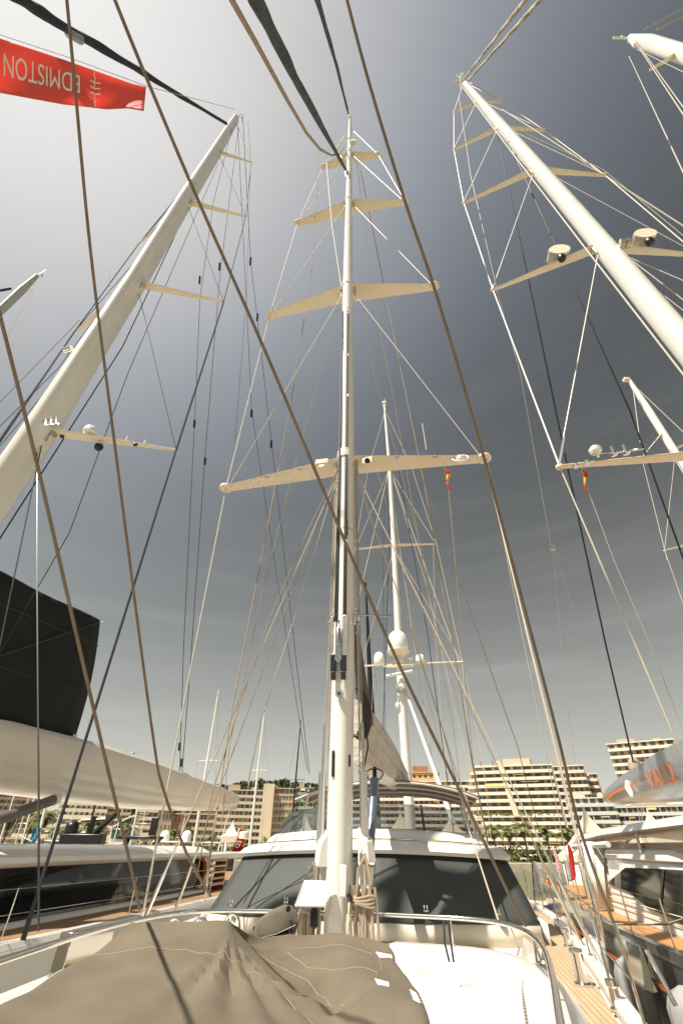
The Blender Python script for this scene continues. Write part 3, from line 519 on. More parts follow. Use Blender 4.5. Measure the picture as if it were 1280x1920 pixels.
# marquees
def marquee(px, pyt, pye, wpx, Y, label, walls=True):
    top_ = PW(px, pyt, Y=Y); e = PW(px, pye, Y=Y).z; w = wpx/1025*Y/2; r = root('marquee', label, 'marquee', (top_.x, Y, 0), .15, 'white peaked marquees on the pier')
    H = top_.z-e; R = []
    for f in (0, .08, .2, .35, .5, .65, .8, .92, 1):
        k = (1-f)**1.9*1; s = w*(1-f)**1.65+.03; z = e+H*f; R.append([Vector((x*s, y*s, z)) for x, y in ((-1, -1), (0, -1.0+.06*(1-f)), (1, -1), (1, 0), (1, 1), (0, 1), (-1, 1), (-1, 0))])
    MB().loft(R).build('roof', mat('marquee_pvc', (.72, .65, .50), .5, var=.04), r)
    MB().box((0, 0, e-.22), (2*w+.05, 2*w+.05, .45)).build('valance', mat('marquee_pvc', (.72, .65, .50), .5), r, smooth=False)
    if walls:
        for s in (-1, 1):
            MB().grid([[Vector((s*(w-.1), -w+.1*math.sin(u*2.2)+u*2*w/14, z)) for u in range(15)] for z in (1.58, e-.2)]).build('side_wall', SHADEW, r, solid=.03)
            for t in (-1, 1): MB().tube([(s*(w-.1), t*(w-.1), 1.2), (s*(w-.1), t*(w-.1), e)], .06).build('leg', STEEL, r)
        MB().grid([[Vector((-w+.3+u*.2, -w+.15*math.sin(u*1.7), z)) for u in range(int(w*3))] for z in (1.25, e-.2)]).build('tied_curtain', SHADEW, r, solid=.03)
        MB().box((w*.3, w*.6, 3), (w*1.2, .2, 3.4)).build('back_wall', mat('dark_interior', (.10, .09, .08), .9), r, smooth=False)
    return r
marquee(1092, 1512, 1604, 96, 48, 'large cream marquee with a tall peak left of the white hardtop')
marquee(1212, 1518, 1580, 70, 48, 'cream marquee peak rising behind the right-hand hardtop')
marquee(750, 1522, 1560, 42, 48, 'cream marquee peak seen through tinted glass right of the main mast')
marquee(843, 1528, 1565, 40, 48, 'cream marquee peak seen through tinted glass at the right of the flybridge')
marquee(437, 1538, 1568, 30, 48, 'cream marquee peak at the left end of the flybridge glass')
marquee(575, 1530, 1568, 34, 48, 'cream marquee peak just left of the main mast behind the glass')
# small work platform boat and people beyond the yacht's side deck
q = PW(1018, 1700, Y=42.5); r = root('pallet_stack', 'low stack covered with blue mats on the pier edge below the white feather flag', 'stack', (q.x, 42.6, 1.55))
for k in range(2): MB().box((0, 0, .12+.24*k), (2.6, 1.6, .2)).build('pallet', mat('blue_mat', (.03, .06, .17), .8) if k else CREAM, r, bevel=.02)
def person(x, y, z, label, top_m, leg_m, hz=1.72, rz=0, arms=((.42, -.25, 1.05), (-.3, -.3, 1.1)), hair=(.03, .02, .015), cap=None):
    r = root('person', label, 'person', (x, y, z), rz); k = hz/1.75
    me = bpy.data.meshes.new('body'); V = [(0, 0, .93), (0, 0, 1.15), (0, -.01, 1.36), (0, -.01, 1.48), (0, -.03, 1.60), (0, -.03, 1.70), (.09, 0, .88), (.10, -.02, .48), (.10, .02, .08), (.10, -.12, .04), (-.09, 0, .88), (-.11, -.05, .48), (-.12, .03, .08), (-.12, -.11, .04), (.18, 0, 1.40), (.26, -.02, 1.14), (arms[0][0]*.8, arms[0][1], arms[0][2]-.1), (-.18, 0, 1.40), (-.26, -.03, 1.14), (arms[1][0]*.95, arms[1][1], arms[1][2]-.05)]
    E = [(0, 1), (1, 2), (2, 3), (3, 4), (4, 5), (0, 6), (6, 7), (7, 8), (8, 9), (0, 10), (10, 11), (11, 12), (12, 13), (2, 14), (14, 15), (15, 16), (2, 17), (17, 18), (18, 19)]
    rad = [.14, .13, .16, .055, .095, .085, .095, .065, .045, .04, .095, .065, .045, .04, .065, .045, .035, .065, .045, .035]
    me.from_pydata([tuple(c*k for c in v) for v in V], E, []); o = bpy.data.objects.new('body', me); COL.objects.link(o); o.parent = r;
    md = o.modifiers.new('k', 'SKIN')
    for i, sv_ in enumerate(me.skin_vertices[0].data): sv_.radius = (rad[i]*k, rad[i]*k*.8); sv_.use_root = i == 0
    o.modifiers.new('u', 'SUBSURF').render_levels = 2; me.materials.append(SKIN)
    def torso(zs, m, nm):
        MB().loft([ellring((0, -.005, z_*k), a*k, b*k, 14) for z_, a, b in zs]).build(nm, m, r)
    torso([(.9, .17, .13), (1.1, .165, .125), (1.3, .20, .135), (1.42, .20, .12), (1.48, .08, .08)], top_m, 'shirt')
    mb = MB()
    for s in (-1, 1): mb.tube([(s*.09*k, 0, .95*k), (s*.105*k, -.02*k, .5*k), (s*.11*k, .02*k, .1*k)], [.115*k, .085*k, .07*k], 10)
    mb.build('trousers', leg_m, r)
    mb = MB()
    for s, a in ((1, arms[0]), (-1, arms[1])): mb.tube([(s*.18*k, 0, 1.41*k), (s*.26*k, -.02, 1.14*k)], [.075*k, .062*k], 8)
    mb.build('sleeves', top_m, r)
    MB().lathe((0, -.02*k, 1.63*k), [(.095*k, 0), (.105*k, .06*k), (.09*k, .11*k), (.04*k, .14*k), (.001, .145*k)], 12).build('hair' if not cap else 'cap', mat('hair', hair, .9) if not cap else cap, r)
    return r
q = PW(1034, 1680, Y=51); person(q.x, 51, 1.55, 'person in orange jacket and yellow cap standing on the pier', ORW, DKCLOTH, 1.85, .4, cap=YEL)
q = PW(1056, 1684, Y=49); person(q.x, 49, 1.55, 'person in dark clothes standing right of the orange jacket', DKCLOTH, DKCLOTH, 1.8, -.4)
r = root('life_raft', 'round red and white inflatable stood at the marquee entrance', 'life raft', (px2x(1075, 44), 44, 1.55)); MB().lathe((0, 0, 0), [(.3, 0), (.9, .1), (1.0, .35), (.8, .6), (.2, .7)], 16).build('cover', REDD, r); MB().lathe((0, 0, .3), [(1.01, 0), (1.03, .08), (1.01, .16)], 16).build('stripe', WHITE, r)
r = root('potted_plant', 'potted plant with white flowers at the marquee entrance', 'plant', (px2x(1085, 45.8), 45.8, 1.55)); MB().lathe((0, 0, 0), [(.3, 0), (.4, .6), (.36, .6), (.1, .55)], 14).build('pot', SHADEW, r); mb = MB(); leaf_clump(mb, (0, 0, 1.5), (.7, .7, .9), 160, random.Random(2), .18); mb.build('foliage', PALMG, r, smooth=False); mb = MB(); leaf_clump(mb, (0, -.2, 1.7), (.6, .6, .7), 40, random.Random(5), .1); mb.build('flowers', WT, r, smooth=False)
# ================================================================== MAIN YACHT
MY = yroot('M', 'sailing_yacht', 'foreground white sailing yacht with tall cream mast in the middle and dark covered windscreen', 'sailing yacht')
def M_(px, py, **k): return LP('M', px, py, **k)
def lerp_tab(t, y):
    for i in range(len(t)-1):
        if y <= t[i+1][0]:
            f = (y-t[i][0])/(t[i+1][0]-t[i][0]); f = max(0, f); return t[i][1]+(t[i+1][1]-t[i][1])*f
    return t[-1][1]
HB = [(-22, .05), (-18, 1.15), (-14, 2.1), (-10, 2.75), (-6, 3.25), (-2.3, 3.68), (1.2, 4.15), (7, 4.66), (12, 4.72), (20, 4.45), (30, 3.7)]
def hull(k, par, m, tab, ztop, ys, name='hull', keel=-.6):
    mb = MB(); rings = []
    for y in ys:
        b = lerp_tab(tab, y); zt = ztop(y)
        rings.append([(b, y, zt), (b*.985, y, zt*.72), (b*.93, y, zt*.35), (b*.75, y, .02), (b*.3, y, keel), (-b*.3, y, keel), (-b*.75, y, .02), (-b*.93, y, zt*.35), (-b*.985, y, zt*.72), (-b, y, zt)])
    mb.loft(rings); return mb.build(name, m, par)
ysm = [-22, -20, -18, -16, -14, -12, -10, -8, -6, -4, -2, 0, 2, 4, 7, 10, 14, 20, 25, 30]
hull('M', MY, WHITE, HB, lambda y: 3.80, ysm)
# gunwale (toe rail), both sides
mb = MB()
for s in (-1, 1):
    R = []
    for y in ysm:
        b = lerp_tab(HB, y)*s; R.append([(b+.02*s, y, 3.78), (b+.02*s, y, 3.97), (b-.17*s, y, 3.97), (b-.19*s, y, 3.78)])
    mb.loft(R)
mb.build('toe_rail', WHITE, MY, bevel=.03)
# white deck and teak side decks
mb = MB(); mb.grid([[(-lerp_tab(HB, y)+.15, y, 3.82), (-2.9, y, 3.84), (0, y, 3.84), (2.9, y, 3.84), (lerp_tab(HB, y)-.15, y, 3.82)] for y in ysm[4:]])
mb.build('deck', NONSKID, MY)
INN = [(-8, 2.2), (-4, 2.58), (-1.9, 2.8), (1.3, 3.3), (4, 3.75), (7.3, 3.95), (14, 3.95), (30, 3.1)]
for s in (1, -1):
    mb = MB(); mb.grid([[(s*lerp_tab(INN, y), y, 3.862), (s*(lerp_tab(HB, y)-.22), y, 3.862)][::s] for y in (-8, -6, -4, -2, 0, 2, 4, 7, 10, 14, 20, 25, 29)])
    mb.build('side_deck', TEAK, MY)
# coaming round the tender well: outline in plan (top edge), from port forward round aft to starboard
def coam(off=0):
    P = []
    for (x, y) in [(2.02, -7.5), (2.30, -5.6), (2.55, -4), (2.72, -2.6), (2.72, -1.5), (2.50, -.75), (2.05, -.38), (1.2, -.22), (0, -.16), (-1.2, -.22), (-2.05, -.38), (-2.5, -.75), (-2.72, -1.5), (-2.72, -2.6), (-2.55, -4), (-2.3, -5.6), (-2.02, -7.5)]: P.append(Vector((x, y, 0)))
    Q = []
    for i, p in enumerate(P):
        t = (P[min(i+1, len(P)-1)]-P[max(i-1, 0)]).normalized(); nrm = Vector((-t.y, t.x, 0))*-1
        Q.append(p+nrm*off)
    return Q
CT = 4.17
def smooth_path(P, n=4):
    out = []
    for i in range(len(P)-1):
        p0, p1, p2, p3 = P[max(i-1, 0)], P[i], P[i+1], P[min(i+2, len(P)-1)]
        for k in range(n):
            t = k/n; out.append(.5*((2*p1)+(p2-p0)*t+(2*p0-5*p1+4*p2-p3)*t*t+(3*p1-p0-3*p2+p3)*t**3))
    out.append(P[-1]); return out
def ring_off(zs):
    cols = [smooth_path([Vector((p.x, p.y, z)) for p in coam(o)]) for o, z in zs]
    return [list(c) for c in zip(*cols)]
mb = MB(); mb.grid(ring_off([(-.10, 3.0), (-.08, 4.06), (-.03, CT), (.10, CT+.012), (.20, CT-.02), (.30, CT-.09), (.36, 3.845)]))
mb.build('coaming', WHITE, MY)
mb = MB(); mb.slab([(p.x, p.y) for p in coam(-.05)], 2.95, 3.02); mb.build('well_floor', SHADEW, MY)
# sloping trunk outboard of the coaming and its polished genoa track
for s in (1, -1):
    mb = MB(); R = []
    for y in (-7.5, -5.6, -4, -2.6, -1.5, -.4, .8, 2):
        c = {-7.5: 2.35, -5.6: 2.6, -4: 2.85, -2.6: 3.03, -1.5: 3.08, -.4: 3.14, .8: 3.25, 2: 3.38}[y]; i = lerp_tab(INN, y)
        lo = min(c-.2, i-.3)
        R.append([(s*lo, y, 3.84), (s*lo, y, 4.06), (s*(i-.22), y, 4.0), (s*(i-.13), y, 3.93), (s*(i-.03), y, 3.845)])
    mb.loft(R, caps=True); mb.build('trunk', WHITE, MY)
    mb = MB()
    for k in range(46):
        y = -6.5+k*.12; x = s*(lerp_tab(INN, y)-.27); mb.box((x, y, 4.035), (.035, .045, .03))
    mb.tube([(s*(lerp_tab(INN, y)-.27), y, 4.015) for y in (-6.6, -4, -2, -1)], .028, 6)
    mb.build('genoa_track', CHROME, MY)
x, y, z = M_(1018, 1815, z=4.05)
mb = MB(); mb.box((x, y, 4.06), (.11, .5, .05)); mb.tube([(x-.05, y+.2, 4.08), (x-.05, y+.05, 4.3), (x-.03, y-.15, 4.14)], .018); mb.tube([(x+.05, y+.2, 4.08), (x+.05, y+.05, 4.3), (x+.03, y-.15, 4.14)], .018)
mb.lathe((x, y-.2, 4.08), [(.07, 0), (.08, .05), (.05, .08), (0.001, .08)], 12); mb.build('track_car', STEEL, MY)
# curved panel detail on the aft inner face of the coaming (hatch mouldings)
mb = MB(); mb.box((1.55, -.31, 3.72), (.72, .03, .5)); mb.build('locker_door', NONSKID, MY, bevel=.015)
mb = MB(); mb.box((-.6, -.26, 3.72), (.9, .03, .5)); mb.build('locker_door', WHITE, MY, bevel=.015)
# handrail above the coaming
RZ = 4.5
rail = smooth_path([Vector((p.x, p.y, RZ)) for p in coam(.05)], 5)
MB().tube(rail, .031, 10).build('handrail', CHROME, MY)
for px, py in ((648, 1719), (836, 1727), (955, 1790), (935, 1850), (428, 1715), (20, 1815), (300, 1732)):
    q = M_(px, py, z=RZ); b = min(rail, key=lambda v: (v-q).length); MB().tube([(b.x, b.y, RZ), (b.x, b.y, CT-.02)], .021, 8).lathe((b.x, b.y, CT), [(.04, 0), (.04, .03), (.02, .035)], 10).build('rail_post', CHROME, MY)
q = M_(832, 1730, z=RZ)
MB().tube([(q.x, q.y-.03, RZ+.03), (q.x-.02, q.y-.06, 4.3), (q.x+.02, q.y-.07, 4.1)], .018).tube([(q.x+.06, q.y-.03, RZ+.03), (q.x+.07, q.y-.06, 4.3), (q.x+.08, q.y-.07, 4.1)], .018).build('rail_lashing', DKROPE, MY)
# grab hoops inside the coaming, starboard aft
for px, py in ((330, 1722), (378, 1722), (437, 1714)):
    a = M_(px, py, y=-.7); mb = MB(); mb.tube([(a.x-.13, a.y, 4.0)]+[(a.x-.13*math.cos(t), a.y, a.z-.13+.13*math.sin(t)) for t in [i*math.pi/8 for i in range(9)]]+[(a.x+.13, a.y, 4.0)], .022, 8); mb.build('grab_hoop', CHROME, MY)
# deckhouse: front wall, raked windscreen under a mesh cover, brow, teak edge, flybridge
def arc(w, y0, bulge, z, n=13, corner=.55):
    P = []
    for i in range(n):
        t = -1+2*i/(n-1); P.append(Vector((w*t, y0+bulge*abs(t)**2.2, z)))
    return P
low = arc(3.55, 2.1, .55, 3.84); wb = arc(3.55, 2.1, .55, 4.17)
wt = arc(3.24, 3.2, .55, 5.17)
for q_ in wt: q_.z += .11*(1-(q_.x/3.24)**2)
mb = MB(); mb.grid([low, wb]); mb.build('deckhouse_front', CREAM, MY, solid=.03)
mb = MB()
for a0, a1 in ((0.0, .475), (.525, 1)):
    G = []
    for v in range(9):
        row = []
        for u in range(19):
            f = (a0+(a1-a0)*u/18)*12; i = min(int(f), 11); h = f-i
            p = wb[i].lerp(wb[i+1], h).lerp(wt[i].lerp(wt[i+1], h), v/8)
            w = .012*noise.noise(Vector((p.x*1.3, v*.6, a0*7)))+(.012 if v == 2 else 0)
            row.append(p+Vector((0, -.02-w, 0)))
        G.append(row)
    mb.grid(G); mb.build('window_cover', WINCOV, MY, solid=.012); mb = MB()
# dark shadow gap/top glass above the cover and centre post
MB().grid([[p+Vector((0, .05, -.3)) for p in wt], [p+Vector((0, .07, .12)) for p in wt]]).build('window_glass', DARKGL, MY, solid=.01)
for s in (1, -1):
    a, b = wb[12 if s > 0 else 0], wt[12 if s > 0 else 0]
    MB().grid([[a+Vector((-.02*s, 0, 0)), a+Vector((.12*s, .9, 0)), a+Vector((.3*s, 9, 0))], [b+Vector((-.02*s, 0, 0)), b+Vector((.1*s, .9, 0)), b+Vector((.25*s, 9, 0))]]).build('side_window', DARKGL, MY, solid=.02)
    MB().grid([[a+Vector((.14*s, .0, -.33)), a+Vector((.32*s, 9, -.33))], [a+Vector((.14*s, 0, 0.02)), a+Vector((.32*s, 9, .02))]]).build('house_side', WHITE, MY, solid=.03)
def off(P, dy, dz, sx=1.0): return [Vector((p.x*sx, p.y+dy, p.z+dz)) for p in P]
brow = [off(wt, .35, -.02), off(wt, -.16, -.02, 1.02), off(wt, -.20, .05, 1.03), off(wt, -.08, .16, 1.0), off(wt, .30, .235, .96), off(wt, .62, .262, .93)]
mb = MB(); mb.grid(brow)
aft = [[Vector((s*2.9, 4.0+.0, 5.10)) for s in (-1, 1)]]
mb.build('roof_brow', WHITE, MY)
mb = MB(); mb.grid([off(wt, .5, .266, .945), off(wt, .85, .285, .91)]); mb.build('teak_strip', stripes('cross_teak', (.50, .36, .22), (.06, .04, .03), 'X', .09, .12), MY)
mb = MB(); mb.grid([off(wt, .84, .27, .915), off(wt, .92, .37, .90), off(wt, 1.15, .47, .87), off(wt, 1.5, .50, .84)]); mb.build('flybridge_coaming', WHITE, MY)
mb = MB(); mb.slab([(-2.7, 4.6), (2.7, 4.6), (3.3, 14), (-3.3, 14)], 5.15, 5.34); mb.build('roof', WHITE, MY)
for s in (-1, 1):
    MB().grid([[(s*2.5, 5.4, 5.3), (s*3.15, 8, 5.3), (s*3.3, 13, 5.3)], [(s*2.45, 5.4, 5.6), (s*3.05, 8, 5.62), (s*3.2, 13, 5.6)]]).build('flybridge_side', WHITE, MY, solid=.06)
gb = off(wt, 1.3, .49, .85); gt = [Vector((p.x*.96, p.y+.55, p.z+.60-.10*abs(p.x/2.9)**2)) for p in gb]
MB().grid([gb, [a.lerp(b, .5)+Vector((0, -.03, .0)) for a, b in zip(gb, gt)], gt]).build('wind_deflector', TINT, MY, solid=.012)
for s in (-1, 1):
    a, b = gb[0 if s < 0 else -1], gt[0 if s < 0 else -1]
    MB().grid([[a, a+Vector((s*.55, 3, 0))], [b, b+Vector((s*.5, 2.6, -.25))]]).build('side_deflector', TINT, MY, solid=.012)
    MB().tube([gb[6+3*s], gt[6+3*s]], .03, 6).build('deflector_post', BLACK, MY)
# bimini: arched striped canopy on bowed frame
BIM = mat('bimini_canvas', (.19, .165, .145), .85, var=.1, vs=3)
G = []; by0, by1 = 8.2, 13.2
for v in range(7):
    y = by0+(by1-by0)*v/6; G.append([Vector((-3.2+6.4*u/14, y, 7.28-.50*abs(-1+2*u/14)**2.4-.04*math.cos(v*math.pi)+.0)) for u in range(15)])
MB().grid(G).build('bimini', BIM, MY, solid=.05)
for v in range(7):
    MB().tube([p-Vector((0, 0, .05)) for p in G[v]], .035, 6).build('bimini_bow', mat('bow_cream', (.62, .58, .50), .4), MY)
for s in (-1, 1):
    for y in (8.3, 10.6, 13): MB().tube([(s*2.75, y, 7.0), (s*3.0, y+.25, 5.3)], .04, 8).build('bimini_leg', WHITE, MY)
mb = MB(); mb.tube([(-3.15, 8.1, 6.80), (3.15, 8.1, 6.8)], .02); 
# hatches / fittings on the window cover
for px, py in ((798, 1708), (932, 1714), (433, 1697), (536, 1692)):
    q = M_(px, py, y=2.35); mb = MB(); mb.lathe(q, [(.07, -.01), (.07, .02), (.02, .025)], 10); mb.tube([q+Vector((-.03, 0, .02)), q+Vector((-.03, -.01, .09))], .01); mb.tube([q+Vector((.03, 0, .02)), q+Vector((.03, -.01, .09))], .01); mb.build('water_nozzle', CHROME, MY)
# ---------------------------------------------------------------- mast
mb = MB(); rings = []
for px, py, hw in ((634, 1745, .235), (634, 1690, .235), (638, 1500, .235), (644, 1240, .24), (648.5, 900, .245), (652, 540, .24), (654, 380, .22), (655, 300, .19), (656, 225, .14)):
    q = M_(px, py, y=0)
    z = {225: 60.3}.get(py, q.z); c = Vector((q.x, 0, z)); rings.append(ellring(c, hw, hw*1.5, 20, 2.3))
rings.insert(0, ellring(Vector((rings[0][0].x-.235, 0, 3.84)), .24, .36, 20, 2.3))
MAST = MB().loft(rings).build('mast', MASTW, MY)
def mast_x(z):
    t = [(r[0].z, sum(p.x for p in r)/len(r)) for r in rings]; return lerp_tab(t, z)
def mast_r(z): return lerp_tab([(3.8, .235), (15, .245), (27, .24), (38, .22), (49, .19), (60, .14)], z)
SPR = [(15.22, 4.36, .5), (26.8, 4.14, .48), (38.4, 3.58, .42), (49.2, 2.24, .28)]
TIP = {}
def spreader(par, xm, z, L, sweep, m, ch0=.42, ch1=.16, th=.09, name='spreader', x0=.2, y0=.15, end=True, tipl=None):
    out_ = []
    for s in (-1, 1):
        a = Vector((xm+s*x0, y0, z)); b = tipl if (tipl and s < 0) else Vector((xm+s*L*.993, y0+sweep, z)); mb = MB(); R = []
        for k in range(9):
            f = k/8; c = a.lerp(b, f); ch = ch0*(1-f)+ch1*f; ch *= 1-.15*math.sin(math.pi*f)*0; t = th*(1-.45*f)
            d = Vector((0, 1, 0)); prof = [(-.5, 0), (-.42, .7), (-.15, 1), (.2, .8), (.5, .05), (.2, -.8), (-.15, -1), (-.42, -.7)]
            R.append([c+Vector((0, u*ch+ch*.15, w*t/2)) for u, w in prof])
        mb.loft(R); o = mb.build(name, m, par)
        if end:
            MB().lathe(b-Vector((0, 0, th*.7)), [(ch1*.45, 0), (ch1*.62, .03), (ch1*.62, th*.9), (ch1*.3, th*1.2), (.02, th*1.6)], 14).build('spreader_tip', CREAM, o)
        out_.append((o, b))
    return out_
for z, L, sw in SPR:
    r = spreader(MY, mast_x(z), z, L, sw, CREAM, ch0=.88 if z < 40 else .75, ch1=.36, th=.12)
    TIP[z] = (r[0][1], r[1][1])
    c = Vector((mast_x(z), 0, z)); MB().loft([ellring(c+Vector((0, 0, d)), mast_r(z)+.035, mast_r(z)*1.45+.05, 20, 2.3) for d in (-.16, -.15, .15, .16)]).build('spreader_collar', MASTW, MY)
    for s in (-1, 1):
        mb = MB()
        for k in (-1, 0, 1): mb.tube([c+Vector((s*(mast_r(z)+.02), .12+.07*k, -.1)), c+Vector((s*(mast_r(z)+.12), .1+.07*k, -.55))], .022, 6)
        mb.box(c+Vector((s*(mast_r(z)+.05), .15, -.15)), (.12, .28, .16))
        mb.build('shroud_tang', STEEL, MY)
top = Vector((mast_x(60), 0, 60.3))
# masthead: crane, antennas, light bracket
MB().box(top+Vector((0, .1, .05)), (.3, .9, .14)).box(top+Vector((0, -.3, -.3)), (.12, .3, .4)).build('masthead_crane', MASTW, MY, bevel=.03)
for dx, h in ((-.12, 2.4), (.02, 1.8), (.14, 1.1)): MB().tube([top+Vector((dx, -.2, .1)), top+Vector((dx*1.6, -.35, h))], .012, 5).build('antenna', PALEROD, MY)
mb = MB(); z = 50.6; xm = mast_x(z)
mb.tube([(xm-1.0, -.1, z-.3), (xm-.75, -.55, z), (xm-.3, -.75, z+.1), (xm+.3, -.6, z+.1)], .05, 8); mb.tube([(xm-1.0, -.1, z-.3), (xm-.6, 0, z-2.2)], .04); mb.box((xm+.35, -.35, z), (.35, .3, .5)); mb.build('halyard_bracket', CREAM, MY)
# twin furler tracks on the forward face, locking gear below them
for s in (-1, 1):
    P = [];
    for py in (585, 640, 700, 800, 900, 1000, 1080, 1165):
        q = M_(645, py, y=-.33); P.append(Vector((mast_x(q.z)+s*.105-.035, -(mast_r(q.z)*1.5)-.005, q.z)))
    mb = MB(); R = [[p+Vector((-.038, -.01, 0)), p+Vector((.038, -.01, 0)), p+Vector((.045, .04, 0)), p+Vector((-.045, .04, 0))] for p in P]; mb.loft(R); tr = mb.build('luff_track', BLACK, MY)
    mb = MB(); n = 95
    for i in range(n):
        z = P[-1].z+(P[0].z-P[-1].z)*i/n; x = mast_x(z)+s*.105-.035; mb.box((x, -(mast_r(z)*1.5)-.022, z), (.018, .012, .022))
    mb.build('bolt_row', CHROME, tr)['kind'] = 'stuff'
q = M_(637, 1200, y=-.42); c = Vector((mast_x(q.z)-.04, -.43, q.z))
mb = MB(); mb.box(c+Vector((-.16, 0, .15)), (.07, .07, .85)); mb.box(c+Vector((.16, -.02, .1)), (.13, .06, .95)); lock = mb.build('halyard_lock', STEEL, MY, bevel=.01)
MB().lathe(c+Vector((0, -.03, -.05)), [(.04, -.1), (.07, -.08), (.07, .3), (.04, .34), (.03, .5)], 12).build('lock_cylinder', CHROME, lock)
mb = MB()
for s in (-1, 1): mb.box(c+Vector((s*.11, -.01, -.52)), (.13, .07, .36)); mb.box(c+Vector((s*.11, -.01, -.80)), (.10, .08, .17))
mb.box(c+Vector((0, -.01, -.4)), (.1, .05, .1)); mb.build('lock_guide', BLACK, lock, bevel=.01)
MB().add([c+Vector(v) for v in ((-.05, -.06, -.15), (.05, -.06, -.15), (.08, -.06, -.45), (.03, -.06, -.52), (-.03, -.06, -.52), (-.08, -.06, -.45), (-.05, -.03, -.15), (.05, -.03, -.15), (.08, -.03, -.45), (.03, -.03, -.52), (-.03, -.03, -.52), (-.08, -.03, -.45))], [(0, 1, 2, 3, 4, 5), (11, 10, 9, 8, 7, 6), (0, 6, 7, 1), (1, 7, 8, 2), (2, 8, 9, 3), (3, 9, 10, 4), (4, 10, 11, 5), (5, 11, 6, 0)]).build('lock_block', CHROME, lock)
q = M_(636, 1301, y=-.43)
MB().tube([(q.x, -.40, q.z), (q.x, -.47, q.z)], .085, 18).build('mast_light', STEEL, MY); MB().tube([(q.x, -.46, q.z), (q.x, -.485, q.z)], .03, 10).build('mast_socket', BLACK, MY)
for px, py, h in ((651, 990, .5), (650, 970, .25), (625, 1432, .45), (662, 1425, .2)):
    q = M_(px, py, y=-.3); z = q.z; x = max(min(q.x, mast_x(z)+.2), mast_x(z)-.22); yy = -(mast_r(z)*1.5)*math.sqrt(max(.1, 1-((x-mast_x(z))/mast_r(z))**2))-.02; MB().box((x, yy, z), (.05, .05, h)).build('halyard_exit', BLACK, MY, bevel=.01)
for k_, z_ in enumerate((12.3, 18.5, 21.0, 24.2, 30.5, 34.0, 42.0, 45.5)):
    xm_, r_ = mast_x(z_), mast_r(z_); MB().loft([ellring(Vector((xm_, 0, z_+d)), r_+.006, r_*1.5+.006, 20, 2.3) for d in (-.02, .02)]).build('mast_joint', STEEL if k_ % 3 == 0 else CREAM, MY)
    MB().box((xm_+.10, -(r_*1.5)-.01, z_-.5), (.05, .03, .14)).build('pad_eye', STEEL, MY)
# mast deck-end: winch brackets, cleats, blocks
for s, px, py in ((-1, 610, 1610), (1, 682, 1610)):
    z = M_(px, py, y=-.05).z
    mb = MB(); mb.thick([(s*.27, -.1, z+.45), (s*.45, -.22, z+.25), (s*.5, -.22, z-.1), (s*.27, -.1, z-.1)], .18); mb.thick([(s*.28, .05, z-.05), (s*.52, 0, z-.02), (s*.48, 0, z-.42), (s*.28, .05, z-.42)], .12); mb.build('winch_bracket', WHITE, MY, bevel=.02)
    MB().tube([(s*.5, -.25, z-.08), (s*.6, -.28, z-.08)], .04, 10).tube([(s*.47, -.12, z-.36), (s*.56, -.14, z-.36)], .035, 10).build('winch_handle_socket', STEEL, MY)
MB().box((.08, -.46, 4.93), (.12, .06, .42)).build('winch_control', WHITE, MY, bevel=.02)
MB().tube([(.17, -.48, 4.76), (.2, -.5, 4.72), (.2, -.52, 4.68)], .04, 8).build('control_knob', BLACK, MY)
for x, z in ((-.12, 4.55), (.17, 4.38), (.19, 4.6)): MB().tube([(x, -.47, z-.16), (x-.01, -.52, z-.06), (x, -.52, z+.06), (x, -.46, z+.16)], .02, 6).build('mast_cleat', CREAM, MY)
# runner jacks (hydraulic cylinders) flanking the mast
for s, xa in ((-1, -.42), (1, .40)):
    za, zb = 4.95+.3, 6.55; MB().tube([(xa, -.1, za), (xa, -.05, zb)], .075, 12).build('hydraulic_cylinder', CHROME, MY); MB().tube([(xa, -.05, zb), (xa*.98, 0, zb+.9)], .03, 8).build('piston_rod', STEEL, MY); MB().lathe((xa, -.12, za-.1), [(.05, 0), (.09, .03), (.09, .14), (.05, .18)], 12).build('cylinder_end', STEEL, MY)
    MB().tube([(xa*.98, 0, zb+.9), (xa*.9, .1, 9.6), (xa*.8, .15, 14.9)], .015, 6).build('check_stay', ROPE, MY)
    MB().tube([(xa*.82, .12, zb+.4), (xa*.78, .15, 14.9)], .012, 6).build('jack_line', PALEROD, MY)
# halyards lying along the mast sides
for s in (-1, 1):
    mb = MB(); mb.tube([(s*.31, .1, 5.0), (s*.30, .1, 9), (s*.27, .1, 14.6)], .014, 6); mb.build('halyard', PALEROD, MY)
    mb = MB(); mb.box((s*.34, -.05, 9.75), (.12, .1, .16)); mb.tube([(s*.29, -.1, 9.95), (s*.42, -.1, 9.75), (s*.30, -.1, 9.35)], .02, 6); mb.build('fairlead', STEEL, MY)
q = M_(665, 1152, y=.2); q2 = M_(732, 1156, y=1.6); MB().tube([q, q2], .022, 6).tube([q2, q2+Vector((-.05, .1, 1.2))], .014, 5).build('strut_arm', STEEL, MY)
